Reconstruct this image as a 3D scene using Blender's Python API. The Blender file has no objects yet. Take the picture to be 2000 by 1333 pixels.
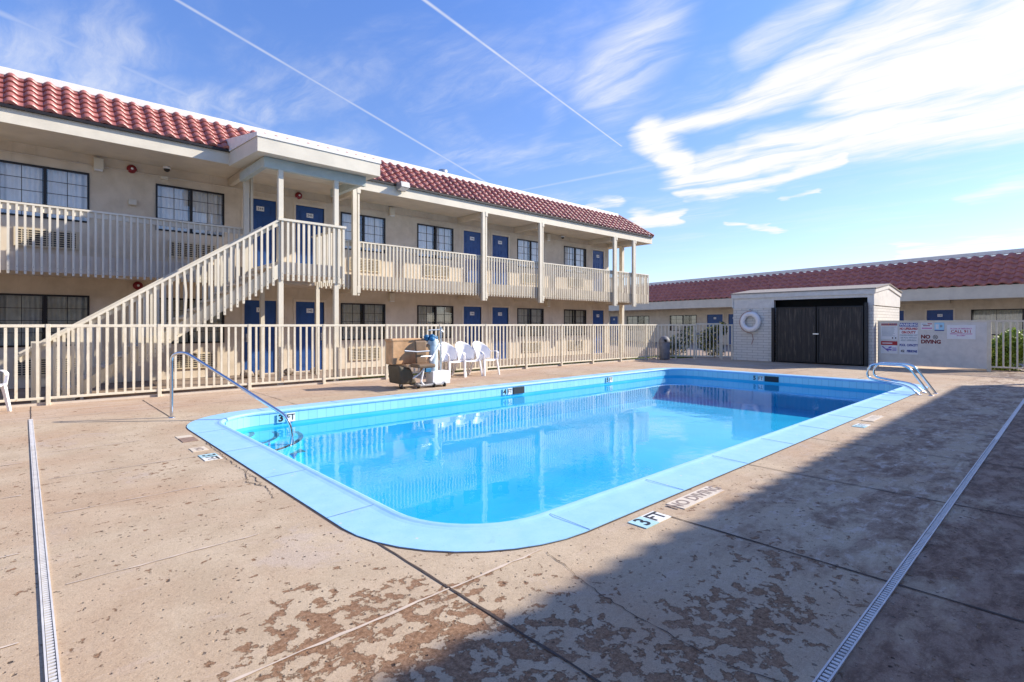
import bpy, bmesh, math, random
from mathutils import Vector, Matrix
R = math.radians
random.seed(7)
scene = bpy.context.scene
COL = scene.collection

# ---------------------------------------------------------------- camera
cam = bpy.data.cameras.new("camera"); cam_o = bpy.data.objects.new("camera", cam); COL.objects.link(cam_o)
cam.sensor_width = 36.0; cam.lens = 18.486; cam.shift_y = -0.01625
cam.clip_start = 0.05; cam.clip_end = 3000
cam_o.location = (0, 0, 1.37); cam_o.rotation_euler = (R(90), 0, R(47.2 - 90))
scene.camera = cam_o
# ---------------------------------------------------------------- light
SUN = Vector((0.87, -0.49, 0.62)).normalized()
SUN_EL = math.asin(SUN.z); SUN_ROT = math.atan2(SUN.x, SUN.y)
sun = bpy.data.lights.new("sun", 'SUN'); sun.energy = 4.6; sun.angle = R(0.6); sun.color = (1.0, 0.915, 0.79)
sun_o = bpy.data.objects.new("sun", sun); COL.objects.link(sun_o)
sun_o.rotation_euler = SUN.to_track_quat('Z', 'Y').to_euler(); sun_o.location = (10, -10, 20)
scene.view_settings.view_transform = 'Standard'; scene.view_settings.look = 'None'
scene.view_settings.exposure = 0.72; scene.view_settings.gamma = 1.0
scene.render.engine = 'CYCLES'
scene.cycles.max_bounces = 8; scene.cycles.transparent_max_bounces = 16


# ---------------------------------------------------------------- node helpers
class NT:
    def __init__(s, tree):
        s.t = tree; s.n = tree.nodes; s.l = tree.links; s.n.clear()

    def new(s, typ, **kw):
        nd = s.n.new(typ)
        for k, v in kw.items(): setattr(nd, k, v)
        return nd

    def set(s, sock, v):
        if v is None: return
        if isinstance(v, bpy.types.NodeSocket): s.l.new(v, sock)
        else:
            if hasattr(sock.default_value, '__len__') and not hasattr(v, '__len__'): v = (v, v, v)
            if hasattr(sock.default_value, '__len__') and len(sock.default_value) == 4 and len(v) == 3: v = (*v, 1)
            sock.default_value = v

    def math(s, op, a, b=None, clamp=False):
        nd = s.new('ShaderNodeMath', operation=op, use_clamp=clamp); s.set(nd.inputs[0], a); s.set(nd.inputs[1], b); return nd.outputs[0]

    def vmath(s, op, a, b=None, scale=None):
        nd = s.new('ShaderNodeVectorMath', operation=op); s.set(nd.inputs[0], a); s.set(nd.inputs[1], b)
        if scale is not None: s.set(nd.inputs['Scale'], scale)
        return nd.outputs['Value'] if op in ('DOT_PRODUCT', 'LENGTH', 'DISTANCE') else nd.outputs[0]

    def mix(s, f, a, b, blend='MIX'):
        nd = s.new('ShaderNodeMix', data_type='RGBA', blend_type=blend); s.set(nd.inputs[0], f); s.set(nd.inputs[6], a); s.set(nd.inputs[7], b); return nd.outputs[2]

    def ss(s, v, lo, hi, a=0.0, b=1.0):
        nd = s.new('ShaderNodeMapRange', interpolation_type='SMOOTHSTEP'); s.set(nd.inputs[0], v)
        for i, x in enumerate((lo, hi, a, b)): s.set(nd.inputs[i + 1], x)
        return nd.outputs[0]

    def noise(s, vec, scale, detail=4, rough=.55, dist=0):
        nd = s.new('ShaderNodeTexNoise'); s.set(nd.inputs['Vector'], vec); nd.inputs['Scale'].default_value = scale
        nd.inputs['Detail'].default_value = detail; nd.inputs['Roughness'].default_value = rough; nd.inputs['Distortion'].default_value = dist
        return nd.outputs[0]

    def voro(s, vec, scale, feature='F1', rnd=1.0):
        nd = s.new('ShaderNodeTexVoronoi', feature=feature); s.set(nd.inputs['Vector'], vec); nd.inputs['Scale'].default_value = scale
        nd.inputs['Randomness'].default_value = rnd; return nd

    def coord(s, out='Object'):
        return s.new('ShaderNodeTexCoord').outputs[out]

    def sep(s, v):
        nd = s.new('ShaderNodeSeparateXYZ'); s.set(nd.inputs[0], v); return nd.outputs

    def comb(s, x, y, z=0.0):
        nd = s.new('ShaderNodeCombineXYZ'); s.set(nd.inputs[0], x); s.set(nd.inputs[1], y); s.set(nd.inputs[2], z); return nd.outputs[0]

    def bump(s, h, strength=.3, dist=.01, normal=None):
        nd = s.new('ShaderNodeBump'); s.set(nd.inputs['Height'], h); nd.inputs['Strength'].default_value = strength; nd.inputs['Distance'].default_value = dist
        if normal: s.set(nd.inputs['Normal'], normal)
        return nd.outputs[0]

    def pr(s, col, rough=.6, metal=0, normal=None, spec=.4, **kw):
        nd = s.new('ShaderNodeBsdfPrincipled'); s.set(nd.inputs['Base Color'], col); s.set(nd.inputs['Roughness'], rough)
        s.set(nd.inputs['Metallic'], metal); s.set(nd.inputs['Specular IOR Level'], spec)
        if normal: s.set(nd.inputs['Normal'], normal)
        for k, v in kw.items(): s.set(nd.inputs[k], v)
        return nd.outputs[0]

    def schlick(s, f0, normal=None):
        g = s.new('ShaderNodeNewGeometry'); d = s.math('ABSOLUTE', s.vmath('DOT_PRODUCT', g.outputs['Incoming'], normal if normal else g.outputs['Normal']))
        return s.math('ADD', s.math('MULTIPLY', s.math('POWER', s.math('SUBTRACT', 1.0, d, clamp=True), 5.0), 1 - f0), f0)

    def out(s, surf):
        o = s.new('ShaderNodeOutputMaterial'); s.l.new(surf, o.inputs[0])


MATS = {}
def mat(name):
    m = bpy.data.materials.new(name); m.use_nodes = True; MATS[name] = m; return m, NT(m.node_tree)

def simple(name, col, rough=.6, metal=0, var=.08, nscale=6, bump=0.0, bscale=60, spec=.4, dirt=None, dirt_amt=.0):
    m, t = mat(name); c = t.coord()
    n = t.noise(c, nscale, 5, .6)
    dk = tuple(x * (1 - var * 2) for x in col); lt = tuple(min(1, x * (1 + var)) for x in col)
    cc = t.mix(t.ss(n, .3, .7), dk, lt)
    if dirt:
        n2 = t.noise(c, nscale * .45, 8, .7, .6); cc = t.mix(t.ss(n2, .55, .72, 0, dirt_amt), cc, dirt)
    nm = t.bump(t.noise(c, bscale, 4, .6), bump, .01) if bump else None
    t.out(t.pr(cc, rough, metal, nm, spec)); return m


# ---------------------------------------------------------------- world
world = bpy.data.worlds.new("World"); scene.world = world; world.use_nodes = True
t = NT(world.node_tree)
sky = t.new('ShaderNodeTexSky', sky_type='NISHITA'); sky.sun_disc = False; sky.sun_elevation = SUN_EL; sky.sun_rotation = SUN_ROT
sky.air_density = 1.0; sky.dust_density = 0.3; sky.ozone_density = 2.5; sky.altitude = 300
gd = t.coord('Generated'); X, Y, Z = t.sep(gd)
zz = t.math('MAXIMUM', Z, 0.012)
P = t.comb(t.math('DIVIDE', X, zz), t.math('DIVIDE', Y, zz))
# azimuth (degrees, clockwise from the bearing of the pool's long diagonal) and elevation
BX, BY = math.cos(R(47.2)), math.sin(R(47.2))
fw = t.vmath('DOT_PRODUCT', gd, (BX, BY, 0)); rt = t.vmath('DOT_PRODUCT', gd, (BY, -BX, 0))
az = t.math('MULTIPLY', t.math('ARCTAN2', rt, fw), 57.2958); el = t.math('MULTIPLY', t.math('ARCSINE', Z), 57.2958)
wn = t.new('ShaderNodeTexNoise'); t.set(wn.inputs['Vector'], P); wn.inputs['Scale'].default_value = 1.3; wn.inputs['Detail'].default_value = 5
warp = t.vmath('SCALE', t.vmath('SUBTRACT', wn.outputs['Color'], (.5, .5, .5)), scale=7.0)
Q = t.vmath('ADD', t.comb(az, el), t.vmath('MULTIPLY', warp, (1.0, .6, 0)))

def ae(px, py):
    return (math.degrees(math.atan((px - 1000) / 1027)), math.degrees(math.atan((634 - py) / math.hypot(1027, px - 1000))))

def capsule(vec, a, b, w0, w1, amt=1.0, soft=1.0):
    ba = Vector((b[0] - a[0], b[1] - a[1], 0)); pa = t.vmath('SUBTRACT', vec, (a[0], a[1], 0))
    h = t.math('DIVIDE', t.vmath('DOT_PRODUCT', pa, tuple(ba)), ba.dot(ba), clamp=True)
    d = t.vmath('LENGTH', t.vmath('SUBTRACT', pa, t.vmath('SCALE', tuple(ba), scale=h)))
    w = t.math('ADD', t.math('MULTIPLY', h, w1 - w0), w0)
    return t.math('MULTIPLY', t.ss(t.math('DIVIDE', d, w), 1.0, 1.0 - soft), amt)

caps = [((1265, 268), (1330, 330), 3.0, 3.4, 1.1), ((1325, 345), (1470, 300), 2.6, 2.4, 1.1), ((1450, 300), (2050, 190), 2.2, 5.5, 1.05),
        ((1280, 262), (1480, 205), 1.8, 2.4, .95), ((1480, 205), (1800, 20), 2.8, 8.0, .95), ((1700, 190), (2050, 60), 7.0, 11.0, 1.08),
        ((1345, 385), (1620, 312), 1.2, 1.3, 1.0), ((1180, 180), (1280, 60), 7.5, 8.5, .50), ((1460, 110), (1600, 20), 3.5, 5.0, .55),
        ((1235, 438), (1320, 430), 1.9, 1.3, 1.0), ((1150, 400), (1215, 398), 1.0, 1.0, .8), ((1420, 445), (1510, 444), .6, .6, .8),
        ((1545, 375), (1605, 370), .5, .5, .8), ((1750, 497), (2050, 468), 1.0, 1.7, .95), ((1880, 385), (2050, 355), 1.2, 2.2, .5),
        ((0, 130), (260, 70), 8.5, 6.5, .42), ((150, 160), (520, 215), 5.0, 3.5, .4), ((330, 215), (420, 250), 3.0, 3.0, .4), ((1040, 300), (1090, 200), 3.0, 3.5, .3), ((900, 230), (950, 310), 2.0, 2.5, .3)]
mask = None
for a, b, w0, w1, amt in caps:
    c = capsule(Q, ae(*a), ae(*b), w0, w1, amt)
    mask = c if mask is None else t.math('MAXIMUM', mask, c)
PS = t.vmath('ADD', P, t.vmath('SCALE', t.vmath('SUBTRACT', wn.outputs['Color'], (.5, .5, .5)), scale=.35))
n1 = t.noise(t.vmath('MULTIPLY', PS, (4.2, .75, 1)), 1.6, 10, .66, .35)
n2 = t.noise(t.vmath('MULTIPLY', PS, (1.4, .9, 1)), 1.1, 6, .6, .5)
nz = t.math('ADD', t.math('MULTIPLY', n1, .65), t.math('MULTIPLY', n2, .35))
dens = t.ss(t.math('MULTIPLY', mask, t.math('SUBTRACT', t.math('MULTIPLY', nz, 3.5), .78)), .10, 1.02)
thin = t.math('MULTIPLY', t.math('MULTIPLY', t.ss(n2, .40, .75), t.ss(n1, .3, .7)), t.ss(el, 3, 18, .10, .42))
dens = t.math('MAXIMUM', dens, thin)
def pp(px, py):
    r_ = (px - 1000) / 1027; q = (634 - py) / 1027; return ((BX + BY * r_) / q, (BY - BX * r_) / q)
n3 = t.noise(P, 9, 4, .6)
for a, b, w0, w1, amt in [((700, -95), (1214, 286), .012, .008, .62), ((200, -85), (952, 358), .013, .016, .42), ((-100, -18), (520, 254), .035, .05, .25), ((1020, 372), (1290, 320), .03, .05, .22)]:
    dens = t.math('MAXIMUM', dens, t.math('MULTIPLY', capsule(P, pp(*a), pp(*b), w0, w1, amt), t.math('ADD', t.math('MULTIPLY', n3, .8), .5), clamp=True))
tint = t.mix(t.ss(el, 0, 55), (.86, .85, 1.0, 1), (.74, 1.04, 1.62, 1))
skyc = t.mix(1.0, sky.outputs[0], tint, 'MULTIPLY')
fin = t.mix(dens, skyc, (5.1, 5.1, 5.1, 1))
bg = t.new('ShaderNodeBackground'); t.set(bg.inputs[0], fin); bg.inputs[1].default_value = 0.122
o = t.new('ShaderNodeOutputWorld'); t.l.new(bg.outputs[0], o.inputs[0])

# ---------------------------------------------------------------- mesh helpers
W = {}
class M:
    def __init__(s): s.v = []; s.f = []; s.m = []; s.sm = []
    def add(s, vs, fs, mi=0, smooth=False):
        b = len(s.v); s.v += [tuple(v) for v in vs]
        for f in fs: s.f.append([b + i for i in f]); s.m.append(mi); s.sm.append(smooth)
        return s
    def box(s, x0, x1, y0, y1, z0, z1, mi=0):
        x0, x1 = sorted((x0, x1)); y0, y1 = sorted((y0, y1)); z0, z1 = sorted((z0, z1))
        return s.add([(x0, y0, z0), (x1, y0, z0), (x1, y1, z0), (x0, y1, z0), (x0, y0, z1), (x1, y0, z1), (x1, y1, z1), (x0, y1, z1)],
                     [(0, 3, 2, 1), (4, 5, 6, 7), (0, 1, 5, 4), (1, 2, 6, 5), (2, 3, 7, 6), (3, 0, 4, 7)], mi)
    def hexa(s, bot, top, mi=0):
        return s.add(list(bot) + list(top), [(0, 3, 2, 1), (4, 5, 6, 7), (0, 1, 5, 4), (1, 2, 6, 5), (2, 3, 7, 6), (3, 0, 4, 7)], mi)
    def bar(s, p, q, w, h, mi=0, up=(0, 0, 1)):
        p = Vector(p); q = Vector(q); d = (q - p).normalized(); upv = Vector(up)
        if abs(d.dot(upv)) > .99: upv = Vector((1, 0, 0))
        sx = d.cross(upv).normalized() * w / 2; sy = sx.cross(d).normalized() * h / 2
        c = [-sx - sy, sx - sy, sx + sy, -sx + sy]
        return s.add([p + k for k in c] + [q + k for k in c], [(0, 1, 2, 3), (7, 6, 5, 4), (0, 4, 5, 1), (1, 5, 6, 2), (2, 6, 7, 3), (3, 7, 4, 0)], mi)
    def quad(s, a, b, c, d, mi=0): return s.add([a, b, c, d], [(0, 1, 2, 3)], mi)
    def tube(s, pts, r, n=10, mi=0, cap=True, rs=None):
        pts = [Vector(p) for p in pts]; rings = []; prev = None
        for i, p in enumerate(pts):
            d = ((pts[min(i + 1, len(pts) - 1)] - pts[max(i - 1, 0)])).normalized()
            if prev is None:
                u = d.cross(Vector((0, 0, 1)));  u = u if u.length > .05 else d.cross(Vector((1, 0, 0)))
            else: u = prev - d * prev.dot(d)
            u.normalize(); prev = u; w = d.cross(u); rr = rs[i] if rs else r
            rings.append([p + (u * math.cos(2 * math.pi * k / n) + w * math.sin(2 * math.pi * k / n)) * rr for k in range(n)])
        vs = [v for rg in rings for v in rg]
        fs = [(i * n + k, i * n + (k + 1) % n, (i + 1) * n + (k + 1) % n, (i + 1) * n + k) for i in range(len(pts) - 1) for k in range(n)]
        s.add(vs, fs, mi, True)
        if cap: s.add(rings[0], [tuple(range(n))[::-1]], mi); s.add(rings[-1], [tuple(range(n))], mi)
        return s
    def lathe(s, prof, c=(0, 0, 0), n=24, mi=0, axis='Z'):
        vs = []
        for r, z in prof:
            for k in range(n):
                a = 2 * math.pi * k / n; p = (r * math.cos(a), r * math.sin(a), z)
                if axis == 'X': p = (p[2], p[0], p[1])
                if axis == 'Y': p = (p[0], p[2], p[1])
                vs.append((p[0] + c[0], p[1] + c[1], p[2] + c[2]))
        return s.add(vs, [(i * n + k, i * n + (k + 1) % n, (i + 1) * n + (k + 1) % n, (i + 1) * n + k) for i in range(len(prof) - 1) for k in range(n)], mi, True)
    def build(s, name, mats, parent=None, loc=(0, 0, 0), world=True, bevel=0, seg=2, solid=0, sub=0, rot=None):
        """world=True: vertices are world coordinates (only under unrotated parents)."""
        me = bpy.data.meshes.new(name)
        base = Vector(loc)
        if parent is not None and world: base = W.get(parent.name, Vector((0, 0, 0)))
        off = base if (parent is not None and world) else Vector((0, 0, 0))
        me.from_pydata([(v[0] - off.x, v[1] - off.y, v[2] - off.z) for v in s.v], [], s.f)
        mats = mats if isinstance(mats, (list, tuple)) else [mats]
        for m in mats: me.materials.append(MATS[m])
        me.polygons.foreach_set('material_index', s.m); me.polygons.foreach_set('use_smooth', s.sm); me.validate(); me.update()
        o = bpy.data.objects.new(name, me); COL.objects.link(o)
        if parent is not None: o.parent = parent; W[o.name] = base if world else Vector((0, 0, 0))
        if not (parent is not None and world): o.location = loc
        if rot: o.rotation_euler = rot
        if solid: md = o.modifiers.new('s', 'SOLIDIFY'); md.thickness = solid; md.offset = 0
        if sub: md = o.modifiers.new('u', 'SUBSURF'); md.levels = sub; md.render_levels = sub
        if bevel: md = o.modifiers.new('b', 'BEVEL'); md.width = bevel; md.segments = seg; md.limit_method = 'ANGLE'; md.harden_normals = False
        return o

def tag(o, label=None, cat=None, group=None, kind=None):
    if label: o['label'] = label
    if cat: o['category'] = cat
    if group: o['group'] = group
    if kind: o['kind'] = kind
    return o

def empty(name, loc, label, cat, group=None, rz=0):
    o = bpy.data.objects.new(name, None); COL.objects.link(o); o.location = loc; o.rotation_euler = (0, 0, rz); o.empty_display_size = .2
    W[o.name] = Vector(loc); return tag(o, label, cat, group)

def dup(o, parent=None, loc=None, root=True):
    c = o.copy(); COL.objects.link(c)
    if parent is not None: c.parent = parent
    if loc is not None: c.location = loc
    for ch in list(o.children): dup(ch, c)
    return c

def text(name, s, size, m, parent, loc, rot=(R(90), 0, 0), ext=.001, bold=.0, align='CENTER', sx=1.0):
    cu = bpy.data.curves.new(name, 'FONT'); cu.body = s; cu.size = size; cu.extrude = ext; cu.offset = bold; cu.align_x = align; cu.align_y = 'CENTER'
    cu.resolution_u = 3
    tmp = bpy.data.objects.new('tmp', cu); COL.objects.link(tmp)
    dg = bpy.context.evaluated_depsgraph_get(); dg.update()
    me = bpy.data.meshes.new_from_object(tmp.evaluated_get(dg)); bpy.data.objects.remove(tmp)
    me.name = name; me.materials.clear(); me.materials.append(MATS[m])
    if sx != 1: me.transform(Matrix.Diagonal((sx, 1, 1, 1)))
    o = bpy.data.objects.new(name, me); COL.objects.link(o)
    if parent is not None: o.parent = parent
    o.location = loc; o.rotation_euler = rot; return o

def rrect(x0, x1, y0, y1, r, n=10):
    pts = []
    for cx, cy, a0 in ((x1 - r, y1 - r, 0), (x0 + r, y1 - r, 90), (x0 + r, y0 + r, 180), (x1 - r, y0 + r, 270)):
        for k in range(n + 1):
            a = R(a0 + 90 * k / n); pts.append((cx + r * math.cos(a), cy + r * math.sin(a)))
    return pts

# ---------------------------------------------------------------- materials
CREAM = (.60, .515, .42)
simple('cream_paint', (.62, .545, .455), .55, var=.05, nscale=3, bump=.12, bscale=90, dirt=(.36, .29, .22), dirt_amt=.25)
simple('trim_white', (.65, .595, .48), .55, var=.04, nscale=2, bump=.1, bscale=60, dirt=(.42, .37, .32), dirt_amt=.25)
simple('cap_white', (.74, .71, .66), .5, var=.03)
simple('soffit', (.60, .52, .41), .8, var=.05, nscale=2)
simple('beam_green', (.42, .47, .44), .6, var=.06, nscale=2.5, dirt=(.62, .60, .52), dirt_amt=.6)
simple('door_blue', (.020, .075, .250), .42, var=.06, nscale=4)
simple('door_frame', (.70, .60, .47), .5, var=.04)
simple('bronze', (.018, .014, .012), .4, var=.1)
simple('dark_inside', (.012, .012, .012), .9)
simple('curtain', (.88, .87, .85), .9, var=.03)
simple('curtain_olive', (.52, .50, .40), .9, var=.08)
simple('plate_white', (.8, .8, .8), .4, var=.02)
simple('ink_black', (.015, .015, .02), .5)
simple('ink_red', (.45, .02, .025), .5)
simple('ink_maroon', (.20, .015, .02), .5)
simple('ink_blue', (.02, .05, .28), .5)
simple('ink_grey', (.28, .34, .38), .5)
simple('ink_orange', (.62, .20, .06), .5)
simple('ink_pink', (.60, .22, .42), .5)
simple('ink_violet', (.20, .14, .48), .5)
simple('sign_blue', (.38, .68, .86), .4, var=.03)
simple('ac_cream', (.60, .50, .34), .5, var=.04)
simple('ac_gap', (.05, .042, .035), .8)
simple('red_bell', (.22, .012, .018), .35)
simple('grey_metal', (.30, .30, .30), .4, .3)
simple('galv', (.55, .56, .57), .35, .7)
simple('white_plastic', (.86, .84, .83), .32, var=.02)
simple('bin_grey', (.19, .185, .19), .6, var=.1)
simple('black_steel', (.012, .012, .016), .45)
simple('tan_fabric', (.62, .37, .19), .75, var=.12, nscale=5, bump=.25, bscale=25)
simple('brown_plastic', (.20, .12, .065), .5, var=.1)
simple('olive_plastic', (.085, .068, .042), .55, var=.1)
simple('tarp_blue', (.03, .17, .33), .45, var=.2, nscale=9)
simple('tarp_pale', (.60, .68, .70), .5, var=.15, nscale=8, bump=.5, bscale=14)
simple('rubber', (.015, .015, .015), .7)
simple('rope', (.42, .22, .18), .8)
simple('tile_white', (.78, .78, .74), .3, var=.03, dirt=(.5, .42, .35), dirt_amt=.35)
simple('tile_blue', (.42, .66, .72), .3, var=.05)
simple('tile_cream', (.70, .60, .47), .4, var=.05, dirt=(.48, .34, .25), dirt_amt=.6)
simple('tile_worn', (.30, .20, .15), .7, var=.15, nscale=20)
simple('tile_ink', (.30, .23, .19), .6, var=.2, nscale=30)
simple('step_black', (.012, .012, .02), .4)
simple('skimmer_dark', (.01, .02, .03), .6)
simple('drain_white', (.66, .64, .62), .5, var=.06, nscale=8, dirt=(.35, .28, .24), dirt_amt=.4)
simple('slot_dark', (.03, .022, .02), .8)
simple('joint_dark', (.085, .062, .052), .9, var=.15, nscale=15)
simple('joint_pale', (.60, .49, .39), .85, var=.08, nscale=7, dirt=(.48, .36, .26), dirt_amt=.6)
simple('soil', (.16, .095, .06), .95, var=.2, nscale=8, bump=.6, bscale=30)
simple('stone', (.33, .27, .21), .9, var=.15, bump=.5, bscale=12)
simple('roof_flat', (.42, .41, .40), .8)
simple('siding', (.72, .69, .63), .6, var=.04, dirt=(.45, .43, .40), dirt_amt=.3)
simple('shingle', (.30, .26, .22), .85, var=.1, nscale=12)

m, t = mat('fence_paint'); c = t.coord(); x, y, z = t.sep(c)
n = t.noise(c, 5, 5, .6); cc = t.mix(t.ss(n, .3, .7), (.64, .58, .46), (.745, .685, .55))
cc = t.mix(t.math('MULTIPLY', t.ss(z, .45, .02), t.ss(t.noise(c, 4.5, 8, .75), .56, .66)), cc, (.40, .19, .06))
cc = t.mix(t.ss(t.noise(c, 26, 4, .6), .68, .74, 0, .5), cc, (.40, .30, .20))
t.out(t.pr(cc, .42, spec=.4))
m, t = mat('chrome'); t.out(t.pr((.62, .63, .66), .13, 1.0, spec=.5))

m, t = mat('stucco'); c = t.coord()
n = t.noise(c, 1.6, 6, .65, .4); n2 = t.noise(c, 5, 7, .7)
cc = t.mix(t.ss(n, .3, .7), (.58, .49, .37), (.70, .605, .475)); cc = t.mix(t.ss(n2, .55, .75, 0, .35), cc, (.40, .315, .24)); cc = t.mix(t.ss(t.noise(t.vmath('MULTIPLY', c, (1, 1, .12)), 3.5, 7, .7), .52, .72, 0, .4), cc, (.40, .33, .255))
t.out(t.pr(cc, .85, normal=t.bump(t.noise(c, 70, 4, .7), .35, .008), spec=.2))

m, t = mat('roof_tile'); c = t.coord(); info = t.new('ShaderNodeAttribute', attribute_name='tv'); 
n = t.noise(c, 14, 5, .7)
cc = t.mix(info.outputs['Fac'], (.29, .078, .064), (.48, .175, .140)); cc = t.mix(t.ss(n, .42, .75, 0, .45), cc, (.50, .28, .23))
n4 = t.noise(c, .8, 3, .6); cc = t.mix(t.ss(n4, .45, .7, 0, .35), cc, (.20, .055, .055))
t.out(t.pr(cc, .40, normal=t.bump(n, .25, .01), spec=.6))

m, t = mat('white_brick'); c = t.coord(); x, y, z = t.sep(c)
bk = t.new('ShaderNodeTexBrick'); t.set(bk.inputs['Vector'], t.comb(t.math('ADD', x, y), z)); bk.inputs['Scale'].default_value = 1
bk.inputs['Brick Width'].default_value = .40; bk.inputs['Row Height'].default_value = .1; bk.inputs['Mortar Size'].default_value = .007
bk.inputs['Color1'].default_value = (.72, .69, .63, 1); bk.inputs['Color2'].default_value = (.67, .64, .58, 1); bk.inputs['Mortar'].default_value = (.44, .41, .37, 1)
t.out(t.pr(bk.outputs[0], .7, normal=t.bump(t.math('SUBTRACT', t.math('MULTIPLY', t.noise(c, 12, 4), .5), bk.outputs['Fac']), .7, .01), spec=.25))

m, t = mat('gate_wood'); c = t.coord(); x, y, z = t.sep(c)
g = t.math('FRACT', t.math('MULTIPLY', y, 7.2)); gap = t.ss(t.math('ABSOLUTE', t.math('SUBTRACT', g, .5)), .44, .5)
n = t.noise(t.vmath('MULTIPLY', c, (1, 6, .6)), 3, 6, .65, .5); lo = t.ss(z, 1.2, .1)
cc = t.mix(t.ss(n, .45, .8), (.030, .026, .024), (.14, .11, .085)); cc = t.mix(gap, cc, (.004, .004, .004))
t.out(t.pr(cc, .6, normal=t.bump(gap, -.6, .01), spec=.4))

m, t = mat('window_glass')
nmg = t.bump(t.noise(t.coord(), 1.5, 2), .04, .05)
tr = t.new('ShaderNodeBsdfTransparent'); tr.inputs[0].default_value = (.97, .98, .98, 1)
gl = t.new('ShaderNodeBsdfGlossy'); gl.inputs['Roughness'].default_value = .02; gl.inputs['Color'].default_value = (.9, .95, 1, 1); t.l.new(nmg, gl.inputs['Normal'])
mx = t.new('ShaderNodeMixShader'); t.l.new(t.math('ADD', t.math('MULTIPLY', t.schlick(.07), 1.0), .03, clamp=True), mx.inputs[0]); t.l.new(tr.outputs[0], mx.inputs[1]); t.l.new(gl.outputs[0], mx.inputs[2])
t.out(mx.outputs[0])

m, t = mat('water'); c = t.coord()
w1 = t.noise(c, 2.2, 2, .5, .4); w2 = t.noise(c, 11, 3, .55, .3); w3 = t.noise(c, 0.45, 3, .55)
nm = t.bump(t.math('ADD', t.math('MULTIPLY', w1, .55), t.math('MULTIPLY', w2, t.ss(w3, .46, .64, .09, .55))), .15, .020)
tr = t.new('ShaderNodeBsdfTransparent'); tr.inputs[0].default_value = (.54, .93, 1.0, 1)
gl = t.new('ShaderNodeBsdfGlossy'); gl.inputs['Roughness'].default_value = .015; t.l.new(nm, gl.inputs['Normal']); gl.inputs['Color'].default_value = (1, 1, 1, 1)
mx = t.new('ShaderNodeMixShader'); t.l.new(t.math('MULTIPLY', t.schlick(.02, nm), .90), mx.inputs[0]); t.l.new(tr.outputs[0], mx.inputs[1]); t.l.new(gl.outputs[0], mx.inputs[2])
t.out(mx.outputs[0])

m, t = mat('pool_floor'); c = t.coord()
wv = t.vmath('ADD', c, t.vmath('SCALE', t.comb(t.noise(c, 2.2, 2), t.noise(t.vmath('ADD', c, (7, 3, 1)), 2.2, 2)), scale=.7))
v = t.voro(wv, 3.6, 'DISTANCE_TO_EDGE').outputs[0]
n = t.noise(c, 1.2, 4); cc = t.mix(t.ss(n, .3, .7), (.055, .455, .70), (.08, .51, .76))
t.out(t.pr(cc, .7, spec=.1))
m, t = mat('pool_tile'); c = t.coord(); x, y, z = t.sep(c)
bk = t.new('ShaderNodeTexBrick'); bk.offset = 0; t.set(bk.inputs['Vector'], t.comb(t.math('ADD', x, y), z)); bk.inputs['Scale'].default_value = 1
bk.inputs['Brick Width'].default_value = .152; bk.inputs['Row Height'].default_value = .30; bk.inputs['Mortar Size'].default_value = .0035
bk.inputs['Color1'].default_value = (.26, .60, .76, 1); bk.inputs['Color2'].default_value = (.30, .64, .78, 1); bk.inputs['Mortar'].default_value = (.15, .42, .56, 1)
t.out(t.pr(bk.outputs[0], .25, spec=.5))
m, t = mat('coping_blue'); c = t.coord()
n = t.noise(c, 5, 7, .7); n2 = t.noise(c, 60, 3, .6); n5 = t.noise(c, 1.2, 4, .6)
cc = t.mix(t.ss(n, .3, .7), (.285, .545, .82), (.335, .60, .86)); cc = t.mix(t.ss(n5, .5, .7, 0, .3), cc, (.40, .60, .78)); cc = t.mix(t.ss(n2, .66, .72, 0, .6), cc, (.18, .30, .44)); vv = t.voro(c, 9); cc = t.mix(t.math('MULTIPLY', t.ss(vv.outputs[0], .10, .06), t.ss(t.noise(vv.outputs['Position'], 40, 1), .55, .57)), cc, (.62, .60, .54)); cc = t.mix(t.ss(t.noise(c, 3.2, 9, .78, .4), .60, .72, 0, .45), cc, (.22, .38, .56))
t.out(t.pr(cc, .5, normal=t.bump(n2, .15, .005), spec=.3))

# deck: worn painted concrete
m, t = mat('deck_concrete'); c = t.coord(); x, y, z = t.sep(c)
big = t.noise(c, .55, 5, .6, .4); mid = t.noise(c, 2.4, 8, .68, .5); fine = t.noise(c, 38, 6, .75); strk = t.noise(t.vmath('MULTIPLY', c, (1.0, 5.5, 1)), 1.1, 8, .7, .3)
base = t.mix(t.ss(mid, .25, .75), (.50, .388, .262), (.61, .492, .352))
base = t.mix(t.ss(big, .40, .66, 0, .75), base, (.485, .325, .205))
base = t.mix(t.ss(strk, .55, .72, 0, .50), base, (.60, .475, .375))
base = t.mix(t.ss(t.noise(c, 1.0, 7, .7, .8), .56, .66, 0, .5), base, (.55, .455, .385))
back = t.ss(y, 9.3, 10.6, 0, .55); base = t.mix(back, base, t.mix(t.ss(strk, .35, .65), (.47, .30, .20), (.56, .43, .34)))
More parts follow.
